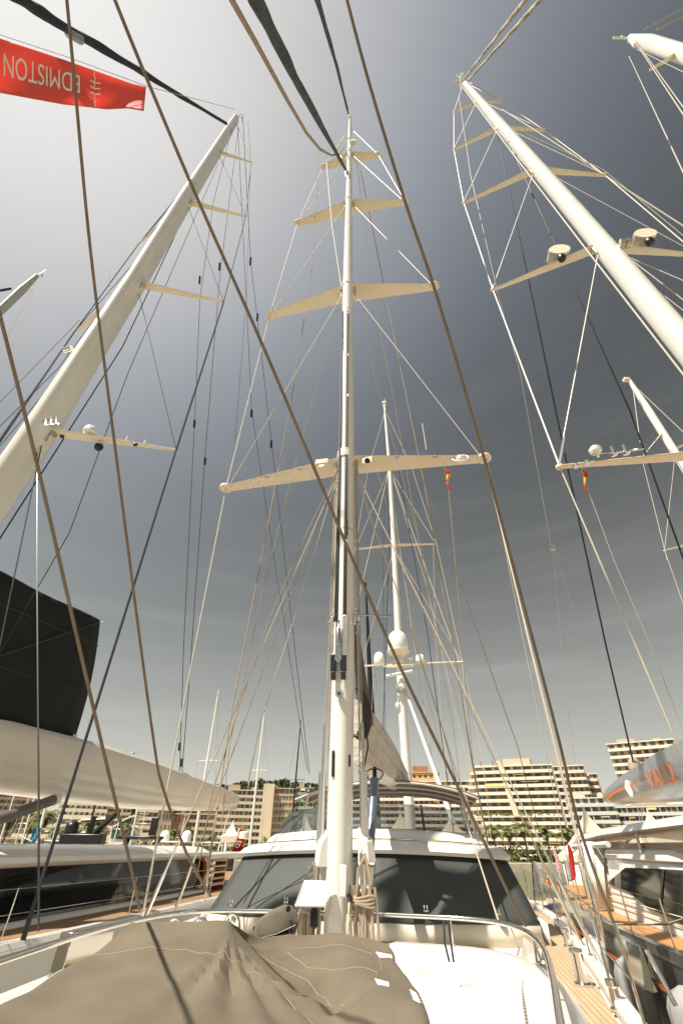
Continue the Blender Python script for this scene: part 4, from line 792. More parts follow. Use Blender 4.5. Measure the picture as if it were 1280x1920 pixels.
# boom with folded sail and grey luff cover going aft from the mast
def boomring(y, w, zt, zb, x=0.0): return [Vector((x-w*.5, y, zt)), Vector((x-w*.2, y, zt+.08)), Vector((x+w*.2, y, zt+.08)), Vector((x+w*.5, y, zt)), Vector((x+w*.62, y, (zt+zb)/2)), Vector((x+w*.4, y, zb+.1)), Vector((x, y, zb)), Vector((x-w*.4, y, zb+.1)), Vector((x-w*.62, y, (zt+zb)/2))]
R = [boomring(y, w, zt, zb, .12) for y, w, zt, zb in ((1.0, .3, 8.1, 6.8), (2.2, .42, 8.2, 6.85), (5, .62, 8.3, 7.0), (9, .8, 8.3, 7.15), (14, .9, 8.2, 7.3), (17.5, .7, 8.1, 7.6))]
MB().loft(R).build('boom', SAILW, MY)
for dz in (7.0, 7.35, 7.7): MB().tube([(.32, 1.2, dz+.2), (.53, 6, dz+.2), (.66, 14, dz+.35)], .012, 5).build('boom_seam', PALEROD, MY)
G = []
for py, pl, pr, yy in ((1168, 663, 668, .55), (1200, 663, 676, .7), (1260, 664, 686, .95), (1320, 667, 695, 1.3), (1365, 672, 705, 1.6)):
    G.append([M_(pl, py, y=yy-.2), M_(pl*.6+pr*.4, py+2, y=yy-.35), M_(pr, py+3, y=yy+.25)])
MB().grid(G).build('luff_cover', SAILGREY, MY, solid=.06, sub=1)
q = M_(672, 1333, y=.75); mb = MB()
for k in range(4): mb.tube([(q.x-.1+.05*k+.22*math.sin(t)*(1-.0*k), q.y, q.z+.5*math.cos(t)-.03*k) for t in [i*math.pi/10 for i in range(-1, 12)]], .035, 7)
mb.build('hose_coil', mat('dark_hose', (.05, .04, .03), .4), MY)
# blue-grey boom strut (vang) from the mast foot up to the boom
a = M_(695, 1600, y=.5); b = M_(702, 1462, y=1.6)
MB().tube([a+Vector((-.1, 0, -.5)), b], .10, 14).build('vang', BLUESPAR, MY)
mb = MB(); mb.tube([b, b+Vector((0, .1, .25))], .05)
for s in (-1, 1): mb.tube([b+Vector((.2*s*math.sin(t), 0, .12+.1*math.cos(t)*(1 if t < 2 else 1.4))) for t in (0, .6, 1.2, 1.8, 2.4, 3)], .014, 5)
mb.build('vang_hose', BLACK, MY)
mb = MB(); q = M_(690, 1400, y=.5); mb.tube([q+Vector((-.05, 0, .5)), q+Vector((0, -.02, 0)), q+Vector((-.1, 0, -.4)), q+Vector((-.05, 0, -.8))], .018); mb.build('hydraulic_hose', BLACK, MY)
# rope coils on the mast foot
def coil(x, y, z, h, n, par, seed):
    rr = random.Random(seed); mb = MB()
    for k in range(n):
        dx = (k-n/2)*.055+rr.uniform(-.02, .02); hh = h*rr.uniform(.85, 1.08); w = .07+.02*rr.random(); yy = y-.03*rr.random()-.02*(k % 3)
        z2 = z+rr.uniform(-.05, .05); mb.tube([(x+dx-w*.5, yy, z2), (x+dx-w*1.2, yy, z-hh*.5), (x+dx-w*.8, yy, z-hh*.93), (x+dx, yy-.02, z-hh), (x+dx+w*.8, yy, z-hh*.93), (x+dx+w*.9, yy, z-hh*.5), (x+dx+w*.4, yy, z2)], .025, 6)
    for q_ in range(4): mb.tube([(x+.17*math.cos(t), y-.03-.09*math.sin(t), z-.13-.035*q_+.02*math.sin(t*2+q_)) for t in [i_*math.pi/6 for i_ in range(13)]], .022, 6)
    mb.tube([(x-.12, y-.04, z), (x-.10, y-.02, z+.22), (x+.02, y+.03, z+.4)], .022, 6); mb.tube([(x+.12, y-.04, z), (x+.08, y-.02, z+.2), (x+.02, y+.03, z+.42)], .022, 6)
    return mb.build('rope_coil', ROPE, par)
tag(coil(.42, -.35, 4.86, .95, 7, None, 3), 'thick coil of tan rope hanging to the right of the cream mast foot', 'rope coil').parent = None
tag(coil(-.5, -.3, 4.75, .85, 6, None, 5), 'tan rope coil hanging behind the flat white antenna panel beside the mast', 'rope coil')
for o in bpy.data.objects:
    if o.name.startswith('rope_coil'): o.matrix_world = Matrix.Translation(ORG['M']) @ Matrix.Rotation(YAW, 4, 'Z')
for x0, z0 in ((.42, 4.86), (-.42, 4.75), (.5, 4.9)): MB().tube([(x0, -.2, z0), (x0*.9, -.1, z0+1.2)], .016).build('halyard_tail', ROPE, MY)
# ---------------------------------------------------------------- standing rigging
def ml(p, w, name='shroud', m=ROD, **k): return line('M', p, w, name, m, MY, **k)
zs = [s[0] for s in SPR]; chain = {-1: Vector((-4.3, 1.15, 3.95)), 1: Vector((4.3, 1.05, 3.95))}
for s in (-1, 1):
    i = 0 if s < 0 else 1; t = [TIP[z][i] for z in zs]; up_ = Vector((mast_x(57), 0, 57.5))
    ml([chain[s], t[0]], 4.2, n=8)
    for a, b, w in ((t[0], t[1], 3.2), (t[1], t[2], 2.4), (t[2], t[3], 1.8), (t[3], up_, 1.5)): ml([a, b], w)
    for k in range(3): ml([t[k]+Vector((-s*.08, 0, .05)), Vector((mast_x(zs[k+1])+s*.2, 0, zs[k+1]-.4))], 1.7, 'diagonal_shroud')
    ml([Vector((mast_x(zs[0])+s*.26, .1, zs[0]-.4)), chain[s]+Vector((-s*.25, -.55, 0))], 3.4, 'lower_shroud', PALEROD)
    ml([Vector((mast_x(zs[0])+s*.26, -.1, zs[0]-.4)), chain[s]+Vector((-s*.15, .9, 0))], 2.6, 'lower_shroud', ROPE)
    for dx, dy in ((0, 0), (-.25, -.55), (-.15, .9)):
        c0 = chain[s]+Vector((s*dx, dy, 0)); tg = (TIP[zs[0]][i] if dx == 0 else Vector((mast_x(zs[0]), 0, zs[0])))
        d = (tg-c0).normalized(); mb = MB(); mb.tube([c0, c0+d*.35, c0+d*.4], [.022, .032, .032], 8); mb.tube([c0+d*.4, c0+d*1.0, c0+d*1.1, c0+d*1.5], [.036, .036, .024, .017], 10); mb.build('turnbuckle', CHROME, MY)
# pixel-measured lines: (photo points, plane) -> real points on the yacht
def pl(pts, w, name='halyard', m=PALEROD, n=5, o='M', par=None):
    P = [LP(o, p[0], p[1], **p[2]) for p in pts]; return line(o, P, w, name, m, par or MY, n=n)
C0 = {'x': 0.0}
RY = dict
# forestays with furled sails (centreline), sagging halyards
def furled(par, o, pts, wtop, wbot, name, m, seed, plane=0.0, n=70):
    P = [LP(o, px, py, x=plane) for px, py in pts]
    rr = random.Random(seed); Q = []; R = []
    for i in range(n):
        f = i/(n-1)*(len(P)-1); j = min(int(f), len(P)-2); p = P[j].lerp(P[j+1], f-j); Q.append(p); R.append((wtop+(wbot-wtop)*i/(n-1))*(1+.07*noise.noise(Vector((i*.33, seed, 0)))))
    mb = MB(); nn = 9; vs = []
    for i, p in enumerate(Q):
        t = (Q[min(i+1, n-1)]-Q[max(i-1, 0)]).normalized(); u = t.cross(Vector((1, 0, 0))).normalized(); w = t.cross(u)
        for j in range(nn):
            an = 2*math.pi*j/nn; rad = R[i]*(1+.05*math.cos(an*1-i*.55)+.09*math.cos(2*an+i*.45)); vs.append(p+u*math.cos(an)*rad+w*math.sin(an)*rad)
    mb.loft([vs[i*nn:(i+1)*nn] for i in range(n)]); return mb.build(name, m, par)
furled(MY, 'M', [(648, 318), (560, 160), (480, 0), (440, -90)], .09, .145, 'furled_staysail', DKGREY, 2)
q0 = M_(648, 318, x=0); MB().tube([q0+Vector((0, -.02, -.35)), q0+Vector((.02, .05, -1.4))], .06, 8).build('stay_fitting', STEEL, MY)
furled(MY, 'M', [(655, 222), (630, 120), (595, 0), (565, -90)], .10, .15, 'furled_jib', DKGREY, 5)
pl([(420, -30, C0), (435, 0, C0), (480, 80, C0), (540, 190, C0), (575, 250, C0), (600, 280, C0), (620, 291, {'x': -.1}), (636, 289, {'x': -.1}), (645, 275, {'y': -.2})], 4.5, 'spinnaker_halyard', ROPE, 7)
# big covered ropes crossing the near foreground
BR = BROWNR
def near(pts, w, label=None, m=BR):
    P = [toL(PW(px, py, d=d), 'M') for px, py, d in pts]; return line('M', smooth_path(P, 4), w, 'covered_rope', m, MY, n=8)
near([(200, -40, 6.0), (260, 110, 6.2), (370, 372, 6.6), (500, 665, 6.9), (640, 1000, 7.0), (745, 1240, 7.0), (860, 1480, 7.0), (960, 1690, 7.0), (985, 1735, 7.0)], 9)
near([(640, -40, 7.5), (690, 150, 7.5), (757, 372, 7.6), (820, 560, 7.7), (903, 845, 7.9), (985, 1150, 8), (1050, 1400, 8), (1088, 1560, 8), (1175, 1800, 7.2)], 8)
near([(122, -40, 5.6), (140, 150, 5.8), (170, 470, 6.2), (215, 830, 6.6), (260, 1180, 6.9), (290, 1400, 7.0), (305, 1475, 7.0), (350, 1600, 7.0), (395, 1680, 7.4)], 7)
near([(-30, 480, 5.0), (0, 590, 5.1), (70, 870, 5.4), (130, 1130, 5.6), (190, 1390, 5.9), (240, 1600, 6.2), (262, 1705, 6.4)], 8)
# aft-going lines seen right of the mast
for pts, w, mm in (
    ([(668, 300, {'y': .3}), (700, 560, {'y': 6}), (740, 760, {'y': 10}), (800, 1100, {'y': 16}), (850, 1370, {'y': 22}), (870, 1530, {'y': 24})], 2.2, PALEROD),
    ([(672, 300, {'y': .3}), (745, 660, {'y': 3}), (795, 905, {'y': 5}), (850, 1220, {'y': 7}), (885, 1430, {'y': 8}), (925, 1640, {'y': 8})], 3, ROPE),
    ([(664, 870, {'y': .2}), (690, 960, {'y': 1}), (760, 1150, {'y': 2}), (830, 1370, {'y': 2.5}), (880, 1560, {'y': 2.2}), (935, 1730, {'y': 1})], 3.4, PALEROD),
    ([(666, 880, {'y': .2}), (700, 985, {'y': 1}), (775, 1190, {'y': 2}), (840, 1400, {'y': 2.5}), (900, 1590, {'y': 2.5})], 2.2, PALEROD),
    ([(720, 880, {'y': 2}), (730, 1000, {'y': 2}), (722, 1250, {'y': 2.5}), (717, 1370, {'y': 3})], 1.6, DKROPE),
    ([(745, 870, {'y': 14}), (800, 1180, {'y': 16}), (835, 1440, {'y': 18}), (850, 1560, {'y': 19})], 2.2, DKROPE),
    ([(782, 867, {'y': .7}), (830, 1010, {'y': 3}), (880, 1140, {'y': 6}), (920, 1260, {'y': 8}), (970, 1400, {'y': 10}), (1010, 1560, {'y': 12})], 2.6, ROPE),
    ([(700, 860, {'y': .6}), (740, 1000, {'y': 3}), (765, 1120, {'y': 6}), (800, 1300, {'y': 10}), (850, 1500, {'y': 14})], 1.5, PALEROD),
    ([(678, 560, {'y': .3}), (700, 700, {'y': 3}), (745, 860, {'y': 8}), (815, 1130, {'y': 14}), (860, 1330, {'y': 20}), (905, 1500, {'y': 22})], 1.5, PALEROD),
    ([(612, 305, {'y': 0}), (622, 420, {'y': 0}), (640, 540, {'y': .0})], 2.2, PALEROD),
    ([(597, 285, {'y': 0}), (585, 500, {'y': .6}), (545, 760, {'y': 1.5}), (490, 1050, {'y': 2}), (435, 1330, {'y': 2.2}), (395, 1600, {'y': 1.5}), (385, 1690, {'y': 1.2})], 2.6, ROPE),
    ([(640, 560, {'y': 0}), (600, 700, {'y': 1}), (540, 920, {'y': 1.6}), (490, 1120, {'y': 2}), (430, 1400, {'y': 2.2}), (415, 1560, {'y': 2})], 2.0, ROPE),
    ([(632, 880, {'y': 0}), (575, 1000, {'y': .6}), (510, 1150, {'y': 1}), (450, 1320, {'y': 1.2}), (400, 1480, {'y': 1.4}), (370, 1640, {'y': 1.4})], 3.0, ROPE),
    ([(636, 880, {'y': 0}), (600, 1000, {'y': .3}), (545, 1180, {'y': .6}), (490, 1350, {'y': .8}), (465, 1470, {'y': 1})], 2.6, PALEROD),
    ([(625, 870, {'y': 0}), (640, 1010, {'y': 0}), (622, 1160, {'y': -.1}), (615, 1400, {'y': -.1}), (612, 1600, {'y': -.1})], 2.2, ROPE)):
    pl(pts, w, m=mm)
# things carried on the lowest spreaders
z0 = SPR[0][0]
def spr_fit(par, px, py, kind):
    q = M_(px, py, z=z0-.08)
    if kind == 'speaker': MB().box(q+Vector((0, -.1, -.1)), (.34, .3, .3)).build('spreader_light_box', CREAM, par, bevel=.03); MB().tube([q+Vector((0, -.22, -.14)), q+Vector((0, -.3, -.18))], .085, 16).build('spreader_lamp', BLACK, par)
    if kind == 'lamp': MB().lathe(q+Vector((0, 0, -.03)), [(.06, 0), (.07, .02), (.05, .06)], 12).build('spreader_lamp', STEEL, par)
    if kind == 'box': MB().box(q+Vector((0, -.1, -.03)), (.42, .14, .2)).box(q+Vector((0, -.1, -.2)), (.2, .1, .14)).build('floodlight', CREAM, par, bevel=.02)
spr_fit(MY, 690, 868, 'speaker'); spr_fit(MY, 744, 857, 'lamp'); spr_fit(MY, 815, 856, 'lamp'); spr_fit(MY, 605, 870, 'box'); spr_fit(MY, 562, 879, 'lamp'); spr_fit(MY, 500, 893, 'lamp')
q = M_(862, 860, z=z0-.1); mb = MB(); mb.tube([q+Vector((.25*math.cos(t), -.05+.1*math.sin(t), -.02+.22*math.sin(t))) for t in [i*math.pi/7-.2 for i in range(15)]], .022, 6); mb.lathe(q+Vector((0, 0, -.12)), [(.1, 0), (.13, .05), (.13, .16), (.06, .22)], 12); mb.build('spreader_camera', PLASTICW, MY)
for px in (520, 526): q = M_(px, 893, z=z0); MB().tube([q, q+Vector((.02, 0, 1.0))], .015, 5).build('antenna', PALEROD, MY)
q = M_(799, 843, z=z0); MB().tube([q, q+Vector((0, .02, 1.25))], .015, 5).build('antenna', PALEROD, MY)
# ---------------------------------------------------------------- mizzen mast with radar domes
MZY = 25.0
def mz(px, py, dy=0): return M_(px, py, y=MZY+dy)
mp_ = [(771, 1600, .36), (766, 1500, .34), (752, 1300, .31), (746, 1180, .30), (738, 1020, .24), (730, 875, .2), (720, 757, .13)]
R = []
for px, py, hw in mp_: q = mz(px, py); R.append(ellring(q, hw, hw*1.3, 16, 2.2))
MIZ = MB().loft(R).build('mizzen_mast', WHITE, MY)
q = mz(744, 1243)
for px0, py0, px1, py1, pxm, pym, sp in ((665, 1030, 818, 1020, 737, 1022, 'm'), (690, 880, 770, 873, 730, 875, 't')):
    for a, b in (((pxm, pym), (px0, py0)), ((pxm, pym), (px1, py1))):
        A, B = mz(*a), mz(*b, .5); R = [[p+Vector((0, u, w)) for u, w in ((-.16*k, 0), (0, .07*k), (.18*k, 0), (0, -.07*k))] for p, k in ((A, 1.6), (A.lerp(B, .5), 1.2), (B, .7))]
        MB().loft(R).build('mizzen_spreader', CREAM, MY)
A, B, C_ = mz(677, 1249), mz(868, 1241), mz(745, 1246)
MB().tube([A, C_, B], .09, 8, sq=.8).build('radar_spreader', CREAM, MY)
q = mz(747, 1229, -.6); MB().lathe(q+Vector((0, 0, -.1)), [(.35, -.4), (.4, 0), (.9, .35), (.9, .42)], 20).build('dome_platform', CREAM, MY); dome(q+Vector((0, 0, .28)), .80, 1.75, MY)
dome(mz(711, 1246, -.3), .42, 1.0, MY); dome(mz(788, 1241, -.3), .36, .6, MY); MB().lathe(mz(769, 1240, -.3), [(.05, -.1), (.04, .15), (.25, .2), (.2, .28), (.01, .3)], 14).build('gps_antenna', PLASTICW, MY)
q = mz(749, 1255, -.8); MB().tube([q+Vector((1.15*math.cos(t), .5*math.sin(t)-.3, .1*math.sin(t)+.15)) for t in [i*math.pi/12 for i in range(25)]], .05, 6).build('radar_guard', CREAM, MY)
q = mz(748, 1263, -1.0); MB().tube([q+Vector((-1.0, -.1, -.18)), q+Vector((1.0, .1, .18))], .11, 8).build('radar_scanner', PLASTICW, MY)
q = mz(751, 1275, -.5); MB().lathe(q+Vector((0, 0, -.8)), [(.2, 0), (.36, .1), (.36, .45), (.25, .55), (.28, .9), (.1, 1.1)], 14).build('radar_housing', PLASTICW, MY)
for dx in (-.22, .22): q = mz(752, 1295, -.5); MB().tube([q+Vector((dx, 0, 0)), q+Vector((dx, -.28, -.05))], .16, 12).build('mast_horn', STEEL, MY)
MB().lathe(mz(745, 1322, -.4), [(.05, -.2), (.16, -.12), (.16, .1), (.05, .2)], 12).build('mast_camera', PLASTICW, MY)
a, b = mz(758, 1290), mz(850, 1545, -4); MB().tube([a, b], [.10, .15], 10).build('mizzen_strut', WHITE, MY)
q = mz(720, 757); MB().box(q+Vector((0, 0, .1)), (.5, .5, .25)).tube([q, q+Vector((.1, 0, 1.0))], .03).build('mizzen_masthead', CREAM, MY)
for pts, w, mm in (
    ([(722, 770), (690, 880)], 1.4, PALEROD), ([(722, 770), (770, 873)], 1.4, PALEROD), ([(690, 880), (665, 1030)], 1.4, PALEROD), ([(770, 873), (818, 1020)], 1.4, PALEROD),
    ([(729, 880), (667, 1028)], 1.4, PALEROD), ([(731, 880), (816, 1020)], 1.4, PALEROD), ([(665, 1030), (640, 1240)], 1.4, PALEROD), ([(818, 1020), (866, 1240)], 1.6, PALEROD), ([(866, 1243), (890, 1560)], 1.6, PALEROD),
    ([(733, 885), (860, 1240)], 2.0, ROD), ([(728, 885), (668, 1140), (640, 1400)], 2.0, ROD), ([(740, 1030), (866, 1240)], 1.4, PALEROD), ([(738, 1030), (677, 1247)], 1.4, PALEROD),
    ([(721, 760), (745, 1000), (790, 1300), (830, 1560)], 1.4, PALEROD), ([(721, 760), (718, 1100), (722, 1400)], 1.4, DKROPE), ([(733, 885), (800, 1100), (905, 1560)], 1.4, PALEROD), ([(812, 1020), (815, 1180), (838, 1500)], 1.2, PALEROD),
    ([(868, 1241), (905, 1430), (920, 1570)], 1.5, PALEROD), ([(700, 1249), (690, 1500)], 1.2, PALEROD)):
    line('M', [mz(*p) for p in pts], w, 'mizzen_stay', mm, MY, n=5)
# aft lines that come down to the port quarter
for x0, y0, x1, y1, w, mm in ((912, 856, 1068, 1640, 2.2, PALEROD), (838, 890, 898, 1560, 2.0, PALEROD), (905, 850, 1100, 1660, 2.0, ROD)):
    a = M_(x0, y0, z=z0); b = M_(x1, y1, x=4.4); line('M', [a, b], w, 'aft_shroud', mm, MY)
# lifelines and stanchions, port and starboard side
stp = {}
for s in (1,):
    pts = []
    for y in (-3.2, -1.1, 1.0, 3.2, 5.6, 8.2, 11, 14, 18, 22):
        b = (lerp_tab(HB, y)-.1)*s; p = Vector((b, y, 3.95)); MB().tube([p, p+Vector((-.02*s, 0, .82))], .017, 7).lathe(p, [(.035, 0), (.035, .04), (.02, .05)], 8).build('stanchion', CHROME, MY); pts.append(p)
    for h in (.8, .42): MB().tube([p+Vector((-.02*s, 0, h)) for p in pts], .009, 5).build('lifeline', STEEL, MY)
for x, y, m_ in ((4.0, 2.6, 0), (3.62, -1.7, 0)):
    MB().lathe((x, y, 3.86), [(.09, 0), (.09, .03), (.06, .05), (.055, .2), (.075, .22), (.075, .27), (.03, .28)], 16).build('bollard', CHROME, MY)
mb = MB(); mb.lathe((3.52, -.5, 3.86), [(.12, 0), (.12, .03), (.085, .05), (.08, .33), (.095, .35), (.09, .38), (.02, .39)], 18); mb.build('capstan', CHROME, MY)
# white sheet-lead fairing on the corner of the house
a = M_(985, 1705, x=3.45); MB().thick([a+Vector((-.05, .3, .1)), a+Vector((.1, -.3, -.12)), a+Vector((.16, -.9, -.62)), a+Vector((.02, 0, -.5))], .03).build('sheet_fairing', WHITE, MY, bevel=.01)
# ================================================================== covered tender, outboard, antenna panel
TD = yroot('M', 'covered_tender', 'yacht tender hidden under a creased taupe canvas cover in the foreground deck well', 'tender')
rows = [
 [(236, 1752, -2.9), (238, 1744, -3.0), (160, 1800, -3.7), (70, 1850, -4.5), (-20, 1893, -5.2), (-120, 1950, -6.0)],
 [(258, 1746, -2.8), (258, 1740, -3.0), (205, 1800, -3.7), (135, 1860, -4.5), (60, 1925, -5.3), (-30, 2020, -6.0)],
 [(335, 1746, -2.8), (335, 1740, -3.0), (315, 1800, -3.7), (295, 1860, -4.4), (275, 1925, -5.1), (250, 2020, -5.8)],
 [(415, 1746, -2.8), (415, 1741, -3.0), (418, 1800, -3.6), (425, 1860, -4.2), (435, 1925, -4.8), (440, 2020, -5.6)],
 [(446, 1758, -2.7), (443, 1753, -2.8), (475, 1803, -3.15), (508, 1858, -3.7), (540, 1925, -4.35), (560, 2020, -5.4)],
 [(478, 1772, -2.2), (480, 1776, -2.35), (528, 1820, -2.65), (568, 1868, -3.15), (600, 1925, -3.95), (615, 2020, -5.3)],
 [(560, 1768, -1.75), (562, 1769, -1.9), (582, 1808, -2.35), (608, 1858, -2.95), (628, 1925, -3.85), (635, 2020, -5.2)],
 [(645, 1766, -1.65), (645, 1767, -1.8), (655, 1800, -2.4), (668, 1850, -3.2), (680, 1925, -4.2), (690, 2020, -5.1)],
 [(698, 1777, -1.65), (700, 1779, -1.8), (716, 1815, -2.5), (732, 1855, -3.2), (742, 1925, -4.2), (750, 2020, -5.1)],
 [(733, 1797, -1.75), (736, 1801, -1.9), (762, 1830, -2.6), (786, 1866, -3.2), (797, 1925, -4.2), (800, 2020, -5.1)]]
CG = [[M_(a, b, y=y) for a, b, y in r] for r in rows]
for r in CG:
    b = r[0].copy(); b.z -= 0.05; r.insert(0, Vector((b.x, b.y+.12, b.z-.8)))
l0 = [Vector((p.x-.10, p.y, p.z-.85)) for p in CG[0]]; r0 = [Vector((p.x+.06, p.y+.02, p.z-.85)) for p in CG[-1]]
lm = [p.lerp(q, .25)+Vector((-.03, 0, .0)) for p, q in zip(CG[0], l0)]; rm = [p.lerp(q, .25)+Vector((.04, 0, 0)) for p, q in zip(CG[-1], r0)]
CG = [l0, lm]+CG+[rm, r0]
def cr(P, n):
    return smooth_path(P, n)
NU, NV = 9, 14
G1 = [cr(r, NV) for r in CG]; G2 = [cr([G1[i][j] for i in range(len(G1))], NU) for j in range(len(G1[0]))]
apex = M_(432, 1745, y=-2.95); low_ = M_(600, 1862, y=-3.4)
def folds(p):
    d = Vector((p.x-apex.x, p.y-apex.y)); r = d.length; an = math.atan2(d.y, d.x); h = 0
    a0 = math.degrees(an)   # folds fan out from the covered console's corner
    for c, wd, am in ((-84, 4.0, -.075), (-74, 4, .06), (-99, 6, -.04), (-66, 3.5, -.075), (-59, 3.5, .05), (-52, 3.2, -.065), (-45, 3.5, .045), (-37, 4, -.06), (-28, 5, .04), (-112, 8, -.03), (-128, 8, -.035), (-143, 9, .03), (-155, 7, -.02)):
        h += am*math.exp(-((a0-c)/wd)**2)
    h *= min(1, r/.9)**1.3*max(0, 1-r/3.6)
    h += .016*(.5-abs(noise.noise(Vector((an*5.5, r*.55, 4)))))*2*min(1, r/.8)*max(0, 1-r/4)
    q = Vector((p.x-low_.x, p.y-low_.y)); r2 = q.length
    h += .03*math.sin(13*(p.x*.75-p.y*.9)+3*noise.noise(Vector((p.x, p.y, 0))*1.2))*math.exp(-(r2/.6)**2)
    if p.x > .1: h += .02*math.sin(6*p.x+3.2*p.y+2*noise.noise(Vector((p.x, p.y, 3))))*min(1, (p.x-.1)/.4)
    return h+.03*noise.noise(Vector((p.x*1.7, p.y*1.7, 1)))+.007*noise.noise(Vector((p.x*4, p.y*3, 2)))
G3 = [[p+Vector((0, 0, folds(p))) for p in r] for r in G2]
MB().grid(G3).build('cover', TENTC, TD, solid=.012)
def surf(ui, vj):  # sample by control indices
    j = max(0, min(len(G3)-1.001, vj*NV)); i = max(0, min(len(G3[0])-1.001, ui*NU)); a, b = int(j), int(i); f, g_ = j-a, i-b
    return G3[a][b].lerp(G3[a+1][b], f).lerp(G3[a][b+1].lerp(G3[a+1][b+1], f), g_)
def seam(cs, par=TD):
    P = []
    for k in range(len(cs)-1):
        for t in range(8): P.append(surf(cs[k][0]+(cs[k+1][0]-cs[k][0])*t/8, cs[k][1]+(cs[k+1][1]-cs[k][1])*t/8)+Vector((0, 0, .007)))
    MB().tube(P, .0042, 4).build('seam', mat('seam_thread', (.30, .25, .18), .8), par)
seam([(2, 3.0), (3, 2.85), (4.3, 2.72), (5, 2.85), (5.6, 3.3), (6.1, 3.9), (6.5, 4.6), (6.8, 5.4)])
seam([(6.5, 2.2), (6.9, 2.8), (7.4, 3.6), (7.9, 4.3), (8.6, 4.55), (9.4, 4.1), (9.9, 3.3), (10.1, 2.4)])
seam([(7, 2.15), (8, 2.35), (9, 2.4), (10, 2.35)])
seam([(7.6, 2.4), (7.8, 3.2), (8.4, 3.5), (9.2, 3.45), (9.8, 3.5)])
for ui, vj, w, h in ((10.35, 2.35, .11, .07), (9.75, 4.0, .08, .05)):
    c = surf(ui, vj)+Vector((0, 0, .02)); MB().thick([c+Vector((-w, h*.2, .03)), c+Vector((w*.8, h, .0)), c+Vector((w, -h*.2, -.06)), c+Vector((-w*.3, -h, -.03))], .012).build('console_patch', SHADEW, TD)
mb = MB()
for k in range(7):
    p = surf(10.62, 3.9+k*.085)+Vector((.004, 0, .014)); q = surf(10.85, 3.95+k*.085)+Vector((.006, 0, .014)); mb.tube([p, q, surf(10.95, 3.9+k*.085)+Vector((.006, 0, .014))] if k % 2 else [p, q], .006, 4)
mb.build('cover_lettering', SHADEW, TD)
# outboard motor (part of the tender)
def outl(P, y, k=1.0):
    V = [M_(a, b, y=y) for a, b in P]; c = sum(V, Vector())/len(V); return V, c
def plump(P, ys, m, name, par, sub=1):
    V, c = outl(P, -1.35); R = []
    for dy, k in ys: R.append([Vector((c.x+(v.x-c.x)*k, v.y+dy, c.z+(v.z-c.z)*k)) for v in V])
    return MB().loft(R).build(name, m, par, sub=sub)
OM = plump([(480, 1746), (484, 1733), (494, 1718), (512, 1705), (530, 1697), (542, 1699), (551, 1712), (557, 1727), (555, 1739), (536, 1746), (514, 1756), (494, 1768), (484, 1762)], ((-.23, .72), (-.21, .86), (-.17, .95), (-.1, 1), (.1, 1.0), (.2, .95), (.26, .75)), TENTD, 'outboard_cover', TD, 0)
plump([(493, 1766), (514, 1754), (536, 1744), (554, 1737), (553, 1750), (536, 1764), (512, 1782), (500, 1784)], ((-.2, .8), (-.15, .97), (.1, .97), (.2, .8)), BLACK, 'outboard_leg', TD, 0)
a = M_(482, 1741, y=-1.45); MB().tube([a, a+Vector((-.05, -.03, .0))], .022, 8).build('toggle', BLACK, OM)
a = M_(540, 1705, y=-1.60); MB().tube([a, a+Vector((.02, -.05, .01))], .035, 10).build('vent_hole', BLACK, OM)
a, b = M_(484, 1760, y=-1.58), M_(554, 1735, y=-1.58); MB().tube([a, (a+b)/2+Vector((0, -.02, -.02)), b], .008, 5).build('hem', BLACK, OM)
a = M_(540, 1757, y=-1.5); MB().tube([a, a+Vector((.12, 0, .1)), a+Vector((.16, 0, .3))], .015, 6).build('bracket', CHROME, TD)
# flat antenna panel on a short mast at the rail
AP = yroot('M', 'antenna_panel', 'flat white rectangular antenna panel tilted on a short black post beside the mast', 'antenna')
cs = [M_(570, 1653, y=-.42), M_(623, 1655, y=-.42), M_(609, 1702, y=-.72), M_(552, 1701, y=-.72)]
MB().thick([cs[3], cs[2], cs[1], cs[0]], .035).build('panel', mat('antenna_white', (.86, .85, .83), .4), AP, bevel=.008)
pc = (cs[0]+cs[1]+cs[2]+cs[3])/4
MB().tube([pc-Vector((-.02, 0, .02)), (pc.x+.03, pc.y-.03, 4.35)], .03, 10).build('post', BLACK, AP); MB().box((pc.x+.03, pc.y-.03, 4.48), (.12, .12, .22)).build('rail_clamp', BLACK, AP, bevel=.01)
# courtesy flag under the right-hand lower spreader
def small_flag(o, px, py, d, label, up_px):
    rt = root('courtesy_flag', label, 'flag')
    p0 = PW(px, py, d=d); mb = MB()
    tip = PW(*up_px[0], d=d); bot = PW(*up_px[1], d=d)
    MB().tube([tip, p0, bot], .008, 4).build('flag_halyard', PALEROD, rt)
    a = PW(px, py, d=d); b = PW(px+6, py+34, d=d); e = PW(px+17, py+26, d=d-.2); f = PW(px+13, py+42, d=d-.3)
    A = [a, a.lerp(b, .5), b]; B = [a+Vector((.12, -.05, -.05)), PW(px+11, py+14, d=d-.15), PW(px+15, py+30, d=d-.2)]; C = [a+Vector((.2, 0, -.12)), PW(px+14, py+20, d=d), PW(px+14, py+42, d=d)]
    H = [[a.lerp(b, v/6).lerp(a.lerp(f, v/6)+Vector((.10*math.sin(v), .06*math.cos(v*2), 0)), u/6)+Vector((0, .05*math.sin(u*1.7), .02*math.sin(u+v))) for u in range(7)] for v in range(7)]
    MB().grid(H[0:3]).build('red_band', RED, rt, solid=.006)
    MB().grid(H[2:5]).build('yellow_band', YEL, rt, solid=.006); MB().grid(H[4:7]).build('red_band', RED, rt, solid=.006)
small_flag('M', 833, 878, 12.5, 'red and yellow flag hanging below the central yacht\'s lowest spreader', ((832, 862), (838, 905)))
small_flag('R', 1091, 882, 12.5, 'red and yellow flag hanging below the right-hand yacht\'s spreader', ((1088, 870), (1100, 915)))
